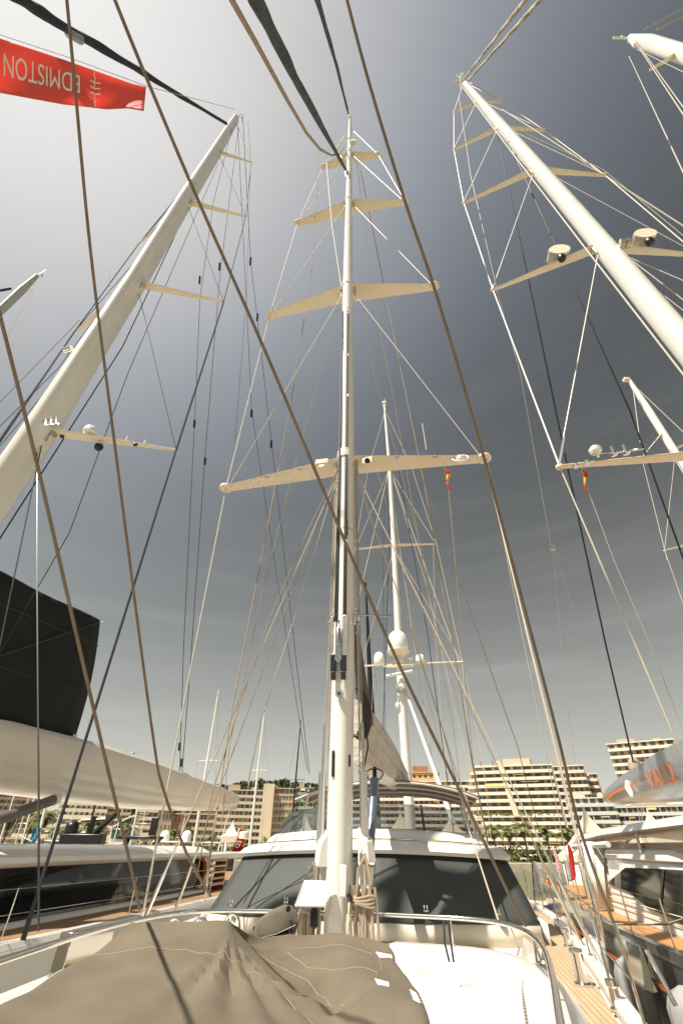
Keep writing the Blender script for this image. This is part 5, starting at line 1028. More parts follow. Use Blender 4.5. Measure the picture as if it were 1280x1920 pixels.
# ================================================================== LEFT YACHT
LY = yroot('L', 'sailing_yacht', 'white sailing yacht on the left with long black cabin windows and huge cream boom', 'sailing yacht')
def L_(px, py, **k): return LP('L', px, py, **k)
HBL = [(-24, .05), (-19, 1.6), (-14, 2.9), (-8, 3.9), (-2, 4.4), (4, 4.62), (12, 4.7), (22, 4.5), (30, 3.9)]
ysl = [-24, -21, -19, -16, -14, -11, -8, -5, -2, 1, 4, 8, 12, 18, 24, 30]
hull('L', LY, WHITE, HBL, lambda y: 3.84, ysl)
MB().grid([[(-lerp_tab(HBL, y)+.25, y, 3.862), (0, y, 3.87), (lerp_tab(HBL, y)-.3, y, 3.862)] for y in ysl[1:]]).build('deck', TEAKL, LY)
mb = MB()
for s in (-1, 1): mb.loft([[(s*(lerp_tab(HBL, y)+.02), y, 3.8), (s*(lerp_tab(HBL, y)-.05), y, 3.92), (s*(lerp_tab(HBL, y)-.28), y, 3.93), (s*(lerp_tab(HBL, y)-.32), y, 3.8)] for y in ysl])
mb.build('toe_rail', WHITE, LY)
# deckhouse: plinth, long black window, overhanging white roof
def house(hw, y0, y1, z0, z1, nose=2.0, inset=.0, n=8):
    P = []
    for i in range(n+1):
        t = i/n*math.pi/2; P.append(Vector((hw*math.sin(t), y0+nose-nose*math.cos(t)**1.2, 0)))
    P.append(Vector((hw, y1, 0)))
    L2 = [Vector((-p.x, p.y, 0)) for p in P[1:]][::-1]
    return L2+P
def band(P, z, sc=1.0, dy=0): return [Vector((p.x*sc, p.y+dy, z)) for p in P]
HP = house(2.78, -3.5, 13.6, 0, 0, 4.0)
HP2 = HP
MB().grid([band(HP, 3.86, 1.03), band(HP, 3.94, 1.02), band(HP, 3.97, 1.0)]).build('house_plinth', WHITE, LY)
MB().grid([band(HP, 3.97, 1.0), band(HP, 4.5, .985), band(HP, 4.98, .95)]).build('side_window', DARKGL, LY)
MB().grid([band(HP, 4.92, .95), band(HP, 4.94, 1.0), band(HP, 5.02, 1.03), band(HP, 5.12, 1.02), band(HP, 5.22, .96), band(HP, 5.30, .86), band(HP, 5.34, .6), band(HP, 5.36, .0)]).build('roof', WHITE, LY)
MB().grid([[Vector((x, 13.6, z)) for x in (-2.7, 0, 2.7)] for z in (3.9, 5.0)]).build('aft_window', DARKGL, LY, solid=.03)
MB().slab([(-2.95, 13.6), (2.95, 13.6), (2.8, 19.5), (2.0, 20.5), (-2.0, 20.5), (-2.8, 19.5)], 4.86, 5.1).build('aft_roof', WHITE, LY, bevel=.08)
MB().loft([[(2.89, 13.2+.3*math.sin(t*3.14)+dx, 4.02+.95*t), (2.89, 13.5+.3*math.sin(t*3.14)+dx, 4.02+.95*t), (2.73, 13.5+.3*math.sin(t*3.14)+dx, 4.02+.95*t), (2.73, 13.2+.3*math.sin(t*3.14)+dx, 4.02+.95*t)] for t, dx in ((0, -.35), (.2, -.1), (.5, 0), (.8, 0), (1, -.25))]).build('wooden_arch', WOOD, LY)
for k in range(5): MB().box((2.7, 14.6, 4.05+.2*k), (.5, 1.5, .07)).build('companion_step', WOOD, LY)
MB().box((2.65, 15.5, 4.4), (.5, .08, 1.1)).build('step_side', WOOD, LY)
for y in (2.9, 9.6): pass
# gear on the side deck
q = L_(58, 1710, z=3.9); MB().loft([ellring(q+Vector((0, 0, z)), a, b, 16, 3) for z, a, b in ((-.02, .2, .42), (.16, .19, .41), (.22, .15, .36), (.23, .05, .2))]).build('deck_box', mat('olive_cover', (.09, .085, .065), .8), LY)
q = L_(5, 1716, z=3.9); MB().loft([ellring(q+Vector((0, 0, z)), a, b, 14, 3) for z, a, b in ((-.02, .14, .3), (.1, .13, .28), (.13, .05, .15))]).build('deck_box', mat('olive_cover', (.09, .085, .065), .8), LY)
pts = []
for y in (-3, 1.4, 5.4, 10.2, 15.6, 21):
    b = lerp_tab(HBL, y)-.14; p = Vector((b, y, 3.92)); MB().tube([p, p+Vector((.0, 0, .78))], .012, 6).build('stanchion', CHROME, LY); pts.append(p)
for h in (.77, .4): MB().tube([p+Vector((0, 0, h)) for p in pts], .0055, 5).build('lifeline', STEEL, LY)
# mast
R = []
for px, py, hw, a_, b_ in ((-60, 1005, 1, .33, .58), (12, 905, 1, .33, .58), (88, 790, 1, .33, .58), (170, 660, 1, .32, .57), (252, 533, 1, .32, .56), (340, 388, 1, .31, .55), (405, 285, 1, .29, .50), (443, 222, 1, .2, .38)):
    q = L_(px, py, y=0); R.append(ellring(q, hw*a_, hw*b_, 18, 2.4, .0))
b0 = R[0]; cx = sum(p.x for p in b0)/len(b0); R.insert(0, [Vector((p.x, p.y, 3.86)) for p in b0])
LM = MB().loft(R).build('mast', MASTW, LY)
def lm(z): return lerp_tab([(r[0].z, sum(p.x for p in r)/len(r)) for r in R], z)
def lr(z): return lerp_tab([(r[0].z, (max(p.x for p in r)-min(p.x for p in r))/2) for r in R], z)
LT = []
for (px, py, tx, ty, ch, tl) in ((85, 812, 333, 845, .5, (-45, 890)), (250, 537, 421, 567, .5, (140, 622)), (350, 381, 462, 407, .45, (262, 455)), (410, 287, 472, 305, .34, None)):
    z = L_(px, py, y=.2).z; tip = L_(tx, ty, z=z); xm = lm(z); L = tip.x-xm; sw = tip.y-.2
    r = spreader(LY, xm, z, L, sw, CREAM, ch0=ch, ch1=.12, th=.09, end=False, x0=lr(z)*.8, tipl=L_(*tl, z=z) if tl else None); LT.append((r[0][1], r[1][1], z))
    for s in (-1, 1): MB().box((xm+s*(lr(z)+.04), .2, z-.05), (.1, .22, .3)).tube([(xm+s*(lr(z)+.03), .1, z-.15), (xm+s*(lr(z)+.05), .1, z-.6)], .03).build('shroud_tang', STEEL, LY)
tp = L_(440, 222, y=0)
def ll(p, w, name='shroud', m=DKROPE, **k): return line('L', p, w, name, m, LY, **k)
for s in (0, 1):
    t = [x[s] for x in LT]; sg = -1 if s == 0 else 1
    ll([Vector((sg*4.45, 1.9 if s else 1.2, 3.9)), t[0]], 6); ll([t[0], t[1]], 4.5); ll([t[1], t[2]], 2.6); ll([t[2], t[3]], 2); ll([t[3], tp], 1.6)
    for k in range(3): z2 = LT[k+1][2]; ll([t[k], Vector((lm(z2)+sg*.2, .2, z2-.6))], 1.8, 'diagonal_shroud')
    ll([Vector((lm(LT[0][2])+sg*.3, .1, LT[0][2]-.8)), Vector((sg*4.1, .4, 3.9))], 4, 'lower_shroud')
    MB().tube([Vector((sg*4.45, 1.9, 3.9)), Vector((sg*4.45, 1.9, 3.9)).lerp(t[0], .07)], [.05, .03]).build('turnbuckle', BLACK, LY)
def lp(pts, w, m=DKROPE, name='halyard'): return line('L', [LP('L', p[0], p[1], **p[2]) for p in pts], w, name, m, LY, n=5)
for pts, w, m in (
    ([(435, 240, C0), (400, 380, {'y': 3}), (375, 560, {'y': 6}), (365, 790, {'y': 10}), (345, 1200, {'y': 14.5}), (337, 1452, {'y': 15})], 1.7, DKROPE),
    ([(447, 240, C0), (412, 520, {'y': 6}), (385, 850, {'y': 11}), (357, 1250, {'y': 15}), (341, 1454, {'y': 15.3})], 1.7, DKROPE),
    ([(455, 215, C0), (470, 490, {'y': 10}), (509, 830, {'y': 22}), (545, 1150, {'y': 27}), (580, 1452, {'y': 30})], 1.7, DKROPE),
    ([(446, 240, C0), (472, 770, {'y': 18}), (508, 1010, {'y': 24}), (576, 1445, {'y': 29.5})], 1.5, DKROPE),
    ([(465, 225, C0), (470, 300, {'y': 4}), (462, 560, {'y': 9}), (440, 830, {'y': 14})], 1.0, DKROPE),
    ([(400, 290, {'y': .5}), (230, 650, {'y': .6}), (0, 1010, {'y': .7}), (-60, 1110, {'y': .7})], 2.4, NAVY),
    ([(330, 400, {'y': .5}), (200, 650, {'y': .6}), (0, 975, {'y': .7}), (-60, 1080, {'y': .7})], 2.0, DKROPE),
    ([(410, 305, {'y': .5}), (240, 700, {'y': 1.2}), (130, 1000, {'y': 2.0}), (0, 1225, {'y': 2.4}), (-30, 1290, {'y': 2.4})], 1.6, DKROPE),
    ([(262, 455, {'y': 1.5}), (140, 622, {'y': 1.6}), (0, 830, {'y': 1.6}), (-40, 890, {'y': 1.6})], 3.2, NAVY),
    ([(150, 600, {'y': 1.6}), (0, 755, {'y': 2}), (-40, 800, {'y': 2})], 1.8, ROPE),
    ([(335, 385, {'y': .4}), (110, 690, {'y': .8}), (0, 800, {'y': 1})], 1.5, DKROPE),
    ([(70, 845, {'y': .1}), (70, 1100, {'y': -.3}), (73, 1500, {'y': -.7}), (73, 1745, {'y': -1})], 4, BLACK),
    ([(210, 640, {'y': 1}), (205, 500, {'y': .6})], 1.2, DKROPE)):
    lp(pts, w, m)
for px, py in ((375, 525), (365, 795), (412, 500), (385, 865), (470, 490), (509, 833), (472, 775), (337, 1400), (341, 1430), (483, 595)):
    d = 26 if py < 700 else 22; a, b = PW(px, py-7, d=d), PW(px-1, py+7, d=d); MB().tube([toL(a, 'L'), toL(b, 'L')], .06, 6).build('cable_splice', BLACK, LY)
# masthead gear
MB().box(tp+Vector((0, .1, .1)), (.35, .8, .25)).build('masthead_crane', MASTW, LY, bevel=.03)
MB().tube([tp, tp+Vector((-.1, 0, 3.2))], .025, 5).tube([tp+Vector((.15, 0, .1)), tp+Vector((.45, 0, 1.6))], .03, 5).tube([tp+Vector((.3, 0, 0)), tp+Vector((.9, 0, -.5)), tp+Vector((1.1, 0, -2.2))], .035, 5).build('antenna', BLACK, LY)
q = L_(133, 660, y=-.35); MB().tube([q+Vector((-.2, -.1, 0)), q+Vector((.12, -.1, .05))], .14, 12).build('mast_winch', CHROME, LY)
q = L_(95, 793, y=-.45); mb = MB()
for k in range(3): mb.tube([q+Vector((-.4+.2*k, 0, .05)), q+Vector((-.25+.2*k, -.05, .25)), q+Vector((-.1+.2*k, -.02, -.12)), q+Vector((.1+.15*k, 0, -.15))], .03, 6)
mb.build('halyard_sheaves', CHROME, LY)
z = LT[0][2]
q = L_(167, 812, z=z+.1); dome(q, .22, .32, LY); q = L_(188, 833, z=z-.1); MB().lathe(q+Vector((0, 0, -.2)), [(.02, -.1), (.12, -.05), (.15, .05), (.15, .12), (.05, .2)], 14).build('spreader_camera', BLACK, LY)
for px, py in ((117, 818), (254, 833)): MB().lathe(L_(px, py, z=z-.05)+Vector((0, 0, -.03)), [(.07, -.02), (.08, 0), (.07, .04)], 12).build('spreader_lamp', BLACK, LY)
for px, py in ((234, 815), (268, 822)): q = L_(px, py+14, z=z); MB().tube([q, q+Vector((.03, 0, .3))], .03, 6).build('antenna', CREAM, LY)
# furled forestay
furled(LY, 'L', [(425, 232), (330, 175), (250, 125), (100, 38), (20, -15), (-60, -70)], .11, .24, 'furled_jib', NAVY, 9, 0.0, 90)
q = L_(128, 60, x=0); MB().tube([q, q+Vector((.0, .3, .9))], .2, 8).build('sail_tie', STEEL, LY)
# boom
def bring(y, zt, zb, hw):
    h = (zt-zb)/2; c = (zt+zb)/2; return [Vector((hw*x, y, c+h*w)) for x, w in ((-1, .55), (-.93, .85), (-.7, 1), (.7, 1), (.93, .85), (1, .55), (.98, .0), (.72, -.7), (.4, -.95), (0, -1), (-.4, -.95), (-.72, -.7), (-.98, 0))]
R = [bring(y, zt, zb, hw) for y, zt, zb, hw in ((.9, 8.0, 6.5, .5), (3.6, 8.22, 6.5, .62), (8, 8.32, 6.5, .68), (12, 8.28, 6.55, .68), (17, 8.12, 6.75, .6), (21, 7.98, 6.95, .48), (22.6, 7.85, 7.08, .38), (23.0, 7.65, 7.25, .2))]
BM = MB().loft(R).build('boom', mat('boom_cream', (.68, .62, .52), .3, var=.04, vs=.6, coat=.4), LY)
for k in range(3): MB().lathe((.4, 13.9+k*.25, 6.66), [(.05, 0), (.05, .02), (.01, .03)], 8).build('boom_port', BLACK, BM)
q = L_(437, 1484, x=0); 
MB().box((0.1, 20.2, 8.06), (.5, .9, .3)).build('outhaul_gear', BLACK, BM, bevel=.08)
# black awning above the boom
a, b, c_, d_ = L_(-60, 1042, x=0.1), L_(187, 1163, x=.1), L_(140, 1392, x=.1), L_(-80, 1352, x=.1)
G = []
for v in range(9):
    f = v/8; l = a.lerp(d_, f); r = b.lerp(c_, f); cu_ = Vector((0, .28*math.sin(f*math.pi)*(1.0), 0)); r = r+cu_; G.append([l.lerp(r, u/10)+Vector((.06*math.sin(u*.9+f*3), 0, 0)) for u in range(11)])
MB().grid(G).build('awning', SAILBLACK, LY, solid=.02); MB().tube([b, b+Vector((.1, .15, .0))], .03).build('awning_pole_end', CHROME, LY)
MB().tube([L_(-20, 1237, x=.18), L_(187, 1166, x=.18)], .03, 6).build('awning_batten', mat('batten_brown', (.05, .03, .02), .7), LY)
for f in (.22, .62): MB().tube([a.lerp(d_, f)+Vector((.09, 0, 0)), b.lerp(c_, f)+Vector((.09, .25*math.sin(f*math.pi), 0))], .012, 4).build('awning_seam', mat('batten_brown', (.05, .03, .02), .7), LY)
for y_ in (6.5, 10.2, 14.0, 17.8):
    h_ = 8.36 if y_ < 13 else 8.2-.035*(y_-14); MB().box((.25, y_, h_), (.14, .22, .08)).build('boom_fitting', STEEL, BM, bevel=.01)
for dz_ in (6.95, 7.05): MB().tube([(.60, 2, dz_), (.655, 8, dz_), (.655, 12, dz_+.03), (.58, 17, dz_+.18), (.46, 21, dz_+.3)], .008, 4).build('boom_moulding', CREAM, BM)
# grey pole carried below the boom
MB().tube([L_(-40, 1550, x=2.6), L_(106, 1498, x=2.6)], .12, 14).build('spinnaker_pole', mat('pole_grey', (.13, .115, .10), .5, var=.15, vs=6), LY)
MB().tube([L_(100, 1500, x=2.6), L_(109, 1497, x=2.6)], .13, 14).build('pole_end', CREAM, LY)
# fenders and yacht passerelle box between the hulls
for y, z in ((1.0, 2.3), (6.5, 2.2)): MB().lathe((5.15, y, z-.6), [(.05, 0), (.3, .12), (.38, .3), (.38, 1.0), (.3, 1.2), (.06, 1.3)], 16).build('fender', RUBBER, LY)
MY2 = MB(); q = M_(165, 1772, x=-3.75); MY2.box((q.x-.1, q.y+.1, q.z-.02), (.2, 1.1, .42)); MY2.build('fairlead_box', mat('mirror_steel', (.45, .43, .38), .12, metal=1), MY, bevel=.01)
# red banner with its lettering, hanging from a line along the left-hand forestay
BN = root('banner', 'long red banner with white upside-down lettering streaming below the upper left furled sail', 'banner')
TPX = [(-130, 30), (0, 72), (120, 112), (200, 140), (248, 157), (274, 163)]; BPX = [(-130, 150), (0, 174), (120, 196), (200, 205), (240, 203), (270, 208)]
BD = 17.0
def bsurf(u, v):
    X = -130+404*u; i = 0
    while i < len(TPX)-2 and X > TPX[i+1][0]: i += 1
    h = (X-TPX[i][0])/(TPX[i+1][0]-TPX[i][0])
    tx = TPX[i][0]+(TPX[i+1][0]-TPX[i][0])*h; ty = TPX[i][1]+(TPX[i+1][1]-TPX[i][1])*h; bx = BPX[i][0]+(BPX[i+1][0]-BPX[i][0])*h; by = BPX[i][1]+(BPX[i+1][1]-BPX[i][1])*h
    d = BD+.22*math.sin(u*15+v*2.2)*(.3+.7*v)+.12*math.sin(v*7+u*9)*u*u-.25*v+.3*u**6*math.sin(v*5)
    return PW(tx+(bx-tx)*v, ty+(by-ty)*v, d=d)
MB().grid([[bsurf(u/60, v/14) for u in range(61)] for v in range(15)]).build('cloth', RED, BN, solid=.01)
def map_text(s, size, name, u0, v0, du, dv, m, par, off=-.03, spacing=1.0):
    cu = bpy.data.curves.new('t', 'FONT'); cu.body = s; cu.size = size; cu.align_x = 'CENTER'; cu.align_y = 'CENTER'; cu.space_character = spacing
    o = bpy.data.objects.new('t', cu); COL.objects.link(o); bpy.context.view_layer.update()
    me = bpy.data.meshes.new_from_object(o.evaluated_get(bpy.context.evaluated_depsgraph_get())); bpy.data.objects.remove(o)
    for v in me.vertices:
        p = bsurf(u0+v.co.x*du, v0+v.co.y*dv); v.co = p+(CAM-p).normalized()*.05
    me.materials.clear(); me.materials.append(m); o2 = bpy.data.objects.new(name, me); COL.objects.link(o2); o2.parent = par; return o2
map_text('EDMISTON', 1.0, 'lettering', .517, .44, -.0735, .62, WT, BN)
mb = MB(); S = lambda u, v: (lambda p: p+(CAM-p).normalized()*.06)(bsurf(u, v))
for k in range(3): mb.tube([S(.742, .30+.15*k), S(.765, .33+.15*k), S(.79, .30+.15*k)], .022, 4)
mb.tube([S(.763, .04), S(.758, .12), S(.766, .2), S(.762, .3), S(.762, .75), S(.77, .8), S(.76, .86), S(.768, .97)], .02, 4); mb.build('emblem', WT, BN)
MB().tube([PW(-130, 22, d=BD), PW(0, 65, d=BD), PW(130, 108, d=BD), PW(276, 162, d=BD), PW(440, 205, d=25)], .012, 4).build('banner_line', PALEROD, BN)
# ================================================================== RIGHT YACHT
RY_ = yroot('R', 'sailing_yacht', 'grey-hulled sailing yacht on the right with orange stripe, white cabin and silver boom', 'sailing yacht')
def R_(px, py, **k): return LP('R', px, py, **k)
HBR = [(-22, .05), (-17, 1.8), (-12, 3.0), (-6, 4.1), (0, 4.7), (6, 4.95), (11, 5.0), (16, 4.75), (22, 4.2), (30, 3.5)]
ysr = [-22, -19, -17, -14, -12, -9, -6, -3, 0, 3, 6, 10, 14, 18, 22, 26, 30]
hull('R', RY_, GREYHULL, HBR, lambda y: 3.42, ysr)
MB().grid([[(-lerp_tab(HBR, y)+.25, y, 3.44), (0, y, 3.45), (lerp_tab(HBR, y)-.25, y, 3.44)] for y in ysr[1:]]).build('deck', TEAKO, RY_)
mb = MB()
for s in (-1, 1): mb.loft([[(s*(lerp_tab(HBR, y)+.015), y, 3.3), (s*(lerp_tab(HBR, y)+.02), y, 3.52), (s*(lerp_tab(HBR, y)-.14), y, 3.54), (s*(lerp_tab(HBR, y)-.26), y, 3.4)] for y in ysr])
mb.build('bulwark', GREYHULL, RY_)
G = []
for y in [ -6+i*1.2 for i in range(25)]:
    b = lerp_tab(HBR, y); f = lambda z: b*(.985+(.015)*(z-3.42*.72)/(3.42*.28)); G.append([(-f(2.62)-.012, y, 2.62), (-f(2.74)-.012, y, 2.74)])
MB().grid(G).build('orange_stripe', ORANGE, RY_)
# superstructure
SHP = house(3.55, 3.5, 14.2, 0, 0, 4.5)
MB().grid([band(SHP, 3.45, 1.03), band(SHP, 3.9, 1.01), band(SHP, 4.3, .99), band(SHP, 5.0, .955), band(SHP, 5.33, .93)]).build('cabin_side', WHITE, RY_)
mb = MB()
W_ = [(1280, 1730), (1330, 1775), (1400, 1700), (1400, 1640), (1280, 1632), (1175, 1628), (1140, 1655), (1165, 1668), (1215, 1700)]
def on_side(px, py):  # cabin side plane leaning inboard
    p = R_(px, py, x=-3.42)
    for _ in range(3): k = 1.03-.095*(p.z-3.45)/1.75; p = R_(px, py, x=-3.55*k-.012)
    return p
def wpoly(P, name, m, off_=.0):
    q = [on_side(*p)+Vector((-off_, 0, 0)) for p in P]; mb = MB(); n = len(q); mb.add(q, [tuple(range(n))]); return mb.build(name, m, RY_, smooth=False, solid=.015)
wpoly([(1140, 1656), (1175, 1627), (1235, 1629), (1300, 1633), (1300, 1742), (1262, 1722), (1220, 1703), (1180, 1672)], 'side_window', DARKGL, .06)
for a, b in (((1246, 1632), (1240, 1708)),):
    wpoly([a, (a[0]+4, a[1]), (b[0]+4, b[1]), b], 'window_mullion', BLACK, .08)
MB().grid([band(SHP, 5.08, .965), band(SHP, 5.12, .975), band(SHP, 5.36, .94), band(SHP, 5.48, .86), band(SHP, 5.56, .7), band(SHP, 5.60, .4), band(SHP, 5.61, 0)]).build('cabin_roof', WHITE, RY_)
for zz in (3.72, 3.92, 4.08): MB().tube([Vector((p.x*(1.02 if zz < 4 else 1.0), p.y, zz)) for p in band(SHP, zz, 1.012)], .012, 4).build('cabin_groove', CREAM, RY_)
# cockpit hardtop with clear vinyl sides
MB().loft([[Vector((x, y, z+dz)) for x, z in ((-3.65, 5.58), (-3.4, 5.80), (-1.7, 6.0), (0, 6.06), (1.7, 6.0), (3.4, 5.8), (3.65, 5.58), (3.4, 5.54), (0, 5.86), (-3.4, 5.54))] for y, dz in ((4, .28), (5, .34), (13, .24), (17.4, .08), (18.4, -.03))]).build('hardtop', WHITE, RY_)
for y0, y1, t in ((4.8, 9.8, 1), (10.1, 14.0, 1)):
    MB().grid([[Vector((-3.3, y, 5.85 if v else 5.3)) for y in (y0, (y0+y1)/2, y1)] for v in (0, 1)]).build('vinyl_side', CLEARV, RY_, solid=.01)
for y in (4.7, 10, 18.2): MB().tube([(-3.4, y, 3.5 if y > 17 else 5.3), (-3.38, y, 5.8)], .05, 8).build('hardtop_post', WHITE, RY_)
MB().tube([(-3.65, 12.5, 5.52), (-3.65, 18.2, 5.45)], .10, 8).build('rolled_curtain', SHADEW, RY_)
MB().grid([[Vector((-4.05-.14*(5.6-z)/2+u*(.165 if z > 5 else .12 if z > 4 else .09), 14.7+.06*math.sin(u*2.3), z)) for u in range(11)] for z in (3.5, 4.6, 5.62)]).build('side_curtain', SHADEW, RY_, solid=.03)
MB().grid([[Vector((-3.4+x, 18.3, z)) for x in (0, 1.5, 3, 6)] for z in (3.6, 5.6)]).build('aft_curtain', SHADEW, RY_, solid=.02)
MB().box((-2.2, 20.3, 4.0), (1.8, .4, 1.6)).build('cockpit_locker', CREAM, RY_, bevel=.05)
# boom with silver cover and orange lettering
R = [bring(y, zt, zb, hw) for y, zt, zb, hw in ((1, 8.6, 6.6, .7), (8, 8.75, 6.75, .8), (13, 8.62, 6.9, .8), (18, 8.35, 7.15, .72), (21, 8.05, 7.3, .58), (22.4, 7.85, 7.5, .4), (22.7, 7.75, 7.6, .15))]
RB = MB().loft(R).build('boom', SILVER, RY_)
R = [[Vector((-.80*k-.01, y, z+.05)), Vector((-.80*k-.015, y, z-.05)), Vector((-.78*k, y, z-.05)), Vector((-.78*k, y, z+.05))] for y, z, k in ((21.5, 7.55, .66), (19, 7.72, .85), (16, 7.82, .95))]
MB().loft(R).build('boom_stripe', ORANGE, RB)
text('boom_lettering', 'VALQ', .95, ORANGE, RB, (-.86, 12.8, 7.72), (0, -1, .04), (0, .0, 1), .003, 1.15)
MB().lathe((0, 17.2, 8.25), [(.12, 0), (.3, .1), (.32, .5), (.2, .7), (.05, .8)], 12).build('boom_block', ROPE, RY_)
q = R_(1180, 1480, x=-.75); mb = MB(); mb.tube([q+Vector((0, 0, .35)), q+Vector((.0, 0, .05)), q+Vector((.0, 0, -.3))], [.1, .2, .1], 10); mb.build('sail_tie', SHADEW, RY_)
for dx in (0, 5): MB().tube([R_(1190+dx, 1480, x=-.8), R_(1207+dx*1.3, 1600, x=-.9)], .012, 5).build('reefing_line', PALEROD, RY_)
# mast
R = []
for px, py, hw in ((1460, 860, .33), (1340, 715, .33), (1215, 565, .33), (1148, 483, .33), (1060, 378, .32), (985, 290, .31), (925, 221, .29), (872, 158, .2)):
    q = R_(px, py, y=0); R.append(ellring(q, hw, hw*1.35, 18, 2.2))
R.insert(0, [Vector((p.x, p.y, 3.44)) for p in R[0]])
RM = MB().loft(R).build('mast', MASTW, RY_)
def rm_(z): return lerp_tab([(r[0].z, sum(p.x for p in r)/len(r)) for r in R], z)
RTp = []
for (px, py, tx, ty, ch) in ((1420, 790, 1045, 877, .5), (1135, 462, 922, 545, .48), (1010, 318, 868, 382, .42), (945, 238, 850, 282, .36), (895, 192, 850, 212, .28)):
    z = R_(px, py, y=.2).z if px < 1300 else None
    if z is None: z = 13.9
    tip = R_(tx, ty, z=z); xm = rm_(z)
    r = spreader(RY_, xm, z, abs(tip.x-xm), tip.y-.2, CREAM, ch0=ch, ch1=.17, th=.12); RTp.append((r[0][1], r[1][1], z))
    for s in (-1, 1): MB().box((xm+s*.33, .2, z-.1), (.1, .25, .35)).tube([(xm+s*.36, .1, z-.2), (xm+s*.38, .05, z-.75)], .035).build('shroud_tang', STEEL, RY_)
tr_ = R_(866, 150, y=0)
def rl(p, w, name='shroud', m=ROD, **k): return line('R', p, w, name, m, RY_, **k)
for s in (0, 1):
    t = [x[s] for x in RTp]; sg = -1 if s == 0 else 1
    ch = Vector((sg*4.8, 1.5, 3.5)); rl([ch, t[0]], 5)
    for a, b, w in ((t[0], t[1], 4), (t[1], t[2], 3), (t[2], t[3], 2.4), (t[3], t[4], 2), (t[4], tr_+Vector((0, 0, -1)), 1.8)): rl([a, b], w)
    for k in range(4): z2 = RTp[k+1][2]; rl([t[k]+Vector((0, 0, .1)), Vector((rm_(z2)+sg*.3, .1, z2-.7))], 3.4 if k == 0 else 2, 'diagonal_shroud')
MB().tube([RTp[0][0], RTp[0][0].lerp(Vector((rm_(RTp[1][2])-.3, .1, RTp[1][2]-.7)), .09)], .06, 8).build('turnbuckle', CHROME, RY_)
for px, py, k, s in ((1050, 470, 1, 0), (1212, 440, 1, 1)):
    z = RTp[1][2]; q = R_(px, py+12, z=z); mb = MB()
    MB().tube([q+Vector((0, -.15, .42)), q+Vector((0, .32, .42))], .42, 20).build('spreader_drum', mat('drum_grey', (.36, .34, .29), .7, var=.15), RY_)
    MB().tube([q+Vector((.05, -.18, .42)), q+Vector((.05, -.05, .42))], .44, 20).build('drum_rim', CREAM, RY_); MB().lathe(q+Vector((-.05, -.1, -.5)), [(.1, 0), (.17, .1), (.17, .3), (.1, .42)], 12).build('spreader_lamp', BLACK, RY_)
q = R_(1165, 457, y=-.45)
for dx in (-.1, .15): MB().tube([q+Vector((dx, 0, 0)), q+Vector((dx+.18, 0, -.03))], .2, 14).build('halyard_sheave', STEEL, RY_)
z = RTp[0][2]
q = R_(1155, 852, z=z); MB().tube([q+Vector((.62*math.cos(t), .0+.3*math.sin(t)-.1, .28*math.sin(t))) for t in [i*math.pi/14 for i in range(29)]], .02, 6).build('lamp_guard', CHROME, RY_)
mb = MB()
for dx in (-.15, .15): mb.tube([q+Vector((dx, -.2, .1)), q+Vector((dx-.1, -.35, -.25))], .05, 8); mb.lathe(q+Vector((dx-.12, -.35, -.35)), [(.03, 0), (.09, .03), (.09, .1), (.03, .14)], 10)
mb.build('spreader_horn', CHROME, RY_)
q = R_(1119, 852, z=z+.1); MB().lathe(q, [(.03, -.1), (.04, .05), (.15, .1), (.17, .2), (.1, .28), (.01, .3)], 14).build('gps_antenna', PLASTICW, RY_)
for px, py in ((1079, 873), (1100, 867)): MB().lathe(R_(px, py, z=z-.1), [(.08, -.05), (.09, 0), (.06, .05)], 12).build('spreader_lamp', STEEL, RY_)
def rp(pts, w, m=BLACK, name='halyard'): return line('R', [LP('R', p[0], p[1], **p[2]) for p in pts], w, name, m, RY_, n=6)
for pts, w, m in (
    ([(932, 255, {'y': .3}), (985, 500, {'y': 4}), (1062, 870, {'y': 9}), (1135, 1210, {'y': 14}), (1187, 1432, {'y': 17})], 4, BLACK),
    ([(957, 276, {'y': .3}), (1070, 525, {'y': 2}), (1180, 770, {'y': 4}), (1290, 1075, {'y': 6})], 3.6, BLACK),
    ([(868, 165, {'y': -.3}), (905, 215, {'y': -.4}), (985, 320, {'y': -.5}), (1100, 470, {'y': -.5}), (1290, 715, {'y': -.5})], 2.6, PALEROD),
    ([(930, 245, {'y': -.3}), (1000, 300, {'y': .3}), (1160, 470, {'y': .5}), (1290, 570, {'y': .6})], 2.2, PALEROD),
    ([(940, 205, {'y': .1}), (1030, 262, {'y': .8}), (1150, 340, {'y': 1.5}), (1290, 430, {'y': 2})], 3.4, PALEROD),
    ([(880, 155, {'y': .1}), (945, 192, {'y': .4})], 2.4, PALEROD),
    ([(985, 250, {'y': .3}), (1130, 318, {'y': 1.2}), (1290, 450, {'y': 2})], 1.4, PALEROD),
    ([(860, 182, {'y': 0}), (882, 330, {'y': 1}), (935, 560, {'y': 3}), (975, 700, {'y': 5}), (1032, 1022, {'y': 10})], 1.2, PALEROD),
    ([(1035, 1028, {'y': 10}), (1060, 1300, {'y': 13}), (1078, 1430, {'y': 16})], 1.1, PALEROD), ([(1038, 1028, {'y': 10}), (1100, 1230, {'y': 13}), (1160, 1460, {'y': 16})], 1.1, PALEROD),
    ([(1100, 915, {'y': 1.3}), (1150, 1050, {'y': 1.6}), (1215, 1200, {'y': 2.2}), (1290, 1400, {'y': 3})], 1.8, PALEROD),
    ([(1060, 400, {'y': .4}), (1200, 520, {'y': .6}), (1290, 590, {'y': .6})], 2, PALEROD)):
    rp(pts, w, m)
MB().box(toL(PW(1034, 1025, d=17), 'R'), (.18, .1, .3)).build('line_block', STEEL, RY_)
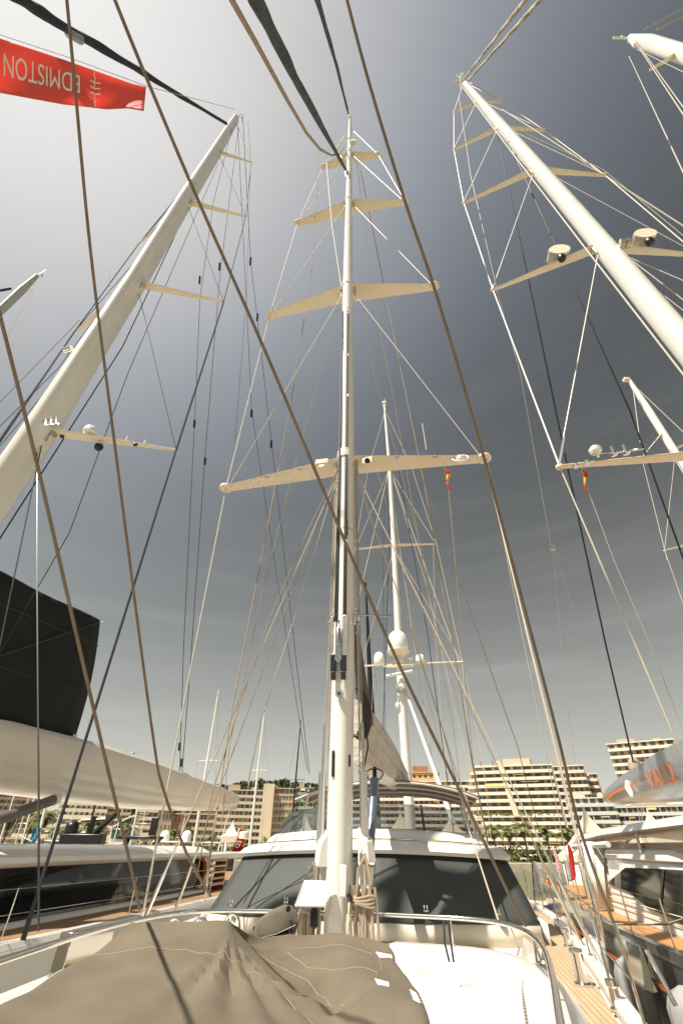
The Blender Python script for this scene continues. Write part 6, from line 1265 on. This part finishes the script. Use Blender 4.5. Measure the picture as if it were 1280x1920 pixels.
for s, (a, b) in enumerate((((872, 145), (1000, -20)), ((878, 150), (1030, -20)))):
    P = [R_(a[0], a[1], x=(s-.5)*.3), R_(b[0], b[1], x=(s-.5)*.5)]; d = P[1]-P[0]; furled(RY_, 'R', [a, ((a[0]+b[0])//2, (a[1]+b[1])//2), b], .09, .13, 'furled_forestay', mat('forestay_tan', (.38, .33, .26), .8, var=.3, vs=1.5, bump=.6, bs=8), 4+s, (s-.5)*.5)
MB().box(tr_+Vector((0, .1, .2)), (.3, 1.1, .4)).tube([tr_+Vector((-.1, 0, .3)), tr_+Vector((-.8, 0, .6))], .06, 6).tube([tr_+Vector((0, 0, .3)), tr_+Vector((-.1, 0, 3.0))], .03, 5).tube([tr_+Vector((0, .2, 0)), tr_+Vector((.1, .3, -2.6))], .07, 6).build('masthead_gear', MASTW, RY_)
# deck fittings, lifelines, port fenders
pts = []
for y in (0.5, 3, 5.6, 8.4, 11.4, 14.6, 18, 22):
    b = -(lerp_tab(HBR, y)-.12); p = Vector((b, y, 3.52)); MB().tube([p, p+Vector((-.0, 0, .92))], .02, 7).lathe(p, [(.04, 0), (.04, .05), (.02, .06)], 8).build('stanchion', CHROME, RY_); pts.append(p)
for h in (.9, .6, .3): MB().tube([p+Vector((0, 0, h)) for p in pts], .0045, 5).build('lifeline', STEEL, RY_)
MB().tube([pts[7]+Vector((0, 0, .55)), pts[4]+Vector((-.3, 0, .35)), pts[3]+Vector((-.4, 0, .15)), pts[2]+Vector((0, 0, .45)), pts[1]+Vector((0, 0, .95))], .022, 6).build('mooring_line', ROPE, RY_)
q = R_(1192, 1715, z=3.6); MB().tube([q+Vector((0, .3, -.1)), q+Vector((0, .3, .12)), q+Vector((0, -.3, .12)), q+Vector((0, -.3, -.1))], .035, 8).build('deck_cleat', CHROME, RY_)
for y in (4.4, 7.6, 11, 16): MB().lathe((-lerp_tab(HBR, y)-.45, y, 1.7), [(.05, 0), (.3, .12), (.4, .32), (.4, 1.1), (.3, 1.32), (.06, 1.45)], 16).build('fender', RUBBER if y != 11 else PLASTICW, RY_)
MB().thick([R_(1043, 1692, y=29.5), R_(1050, 1690, y=29.5), R_(1037, 1642, y=30.5), R_(1031, 1645, y=30.5)], .15).build('raised_passerelle', BLACK, RY_)
# polished boarding gate and folded passerelle hanging over the near side of the own yacht
GT = []
q = M_(1210, 1830, x=4.3)
MB().box((q.x-.05, q.y, q.z+.1), (.10, .55, .42), 0, Matrix.Rotation(.2, 3, 'Y')).build('gate_panel', mat('mirror_steel', (.45, .43, .38), .12, metal=1), MY, bevel=.01)
for dx, y2 in ((0, -.35), (.0, .3)):
    MB().tube([(q.x, q.y+y2, q.z+.3), (q.x+.12, q.y+y2-.1, 3.95-.1)], .03, 8).build('gate_post', CHROME, MY)
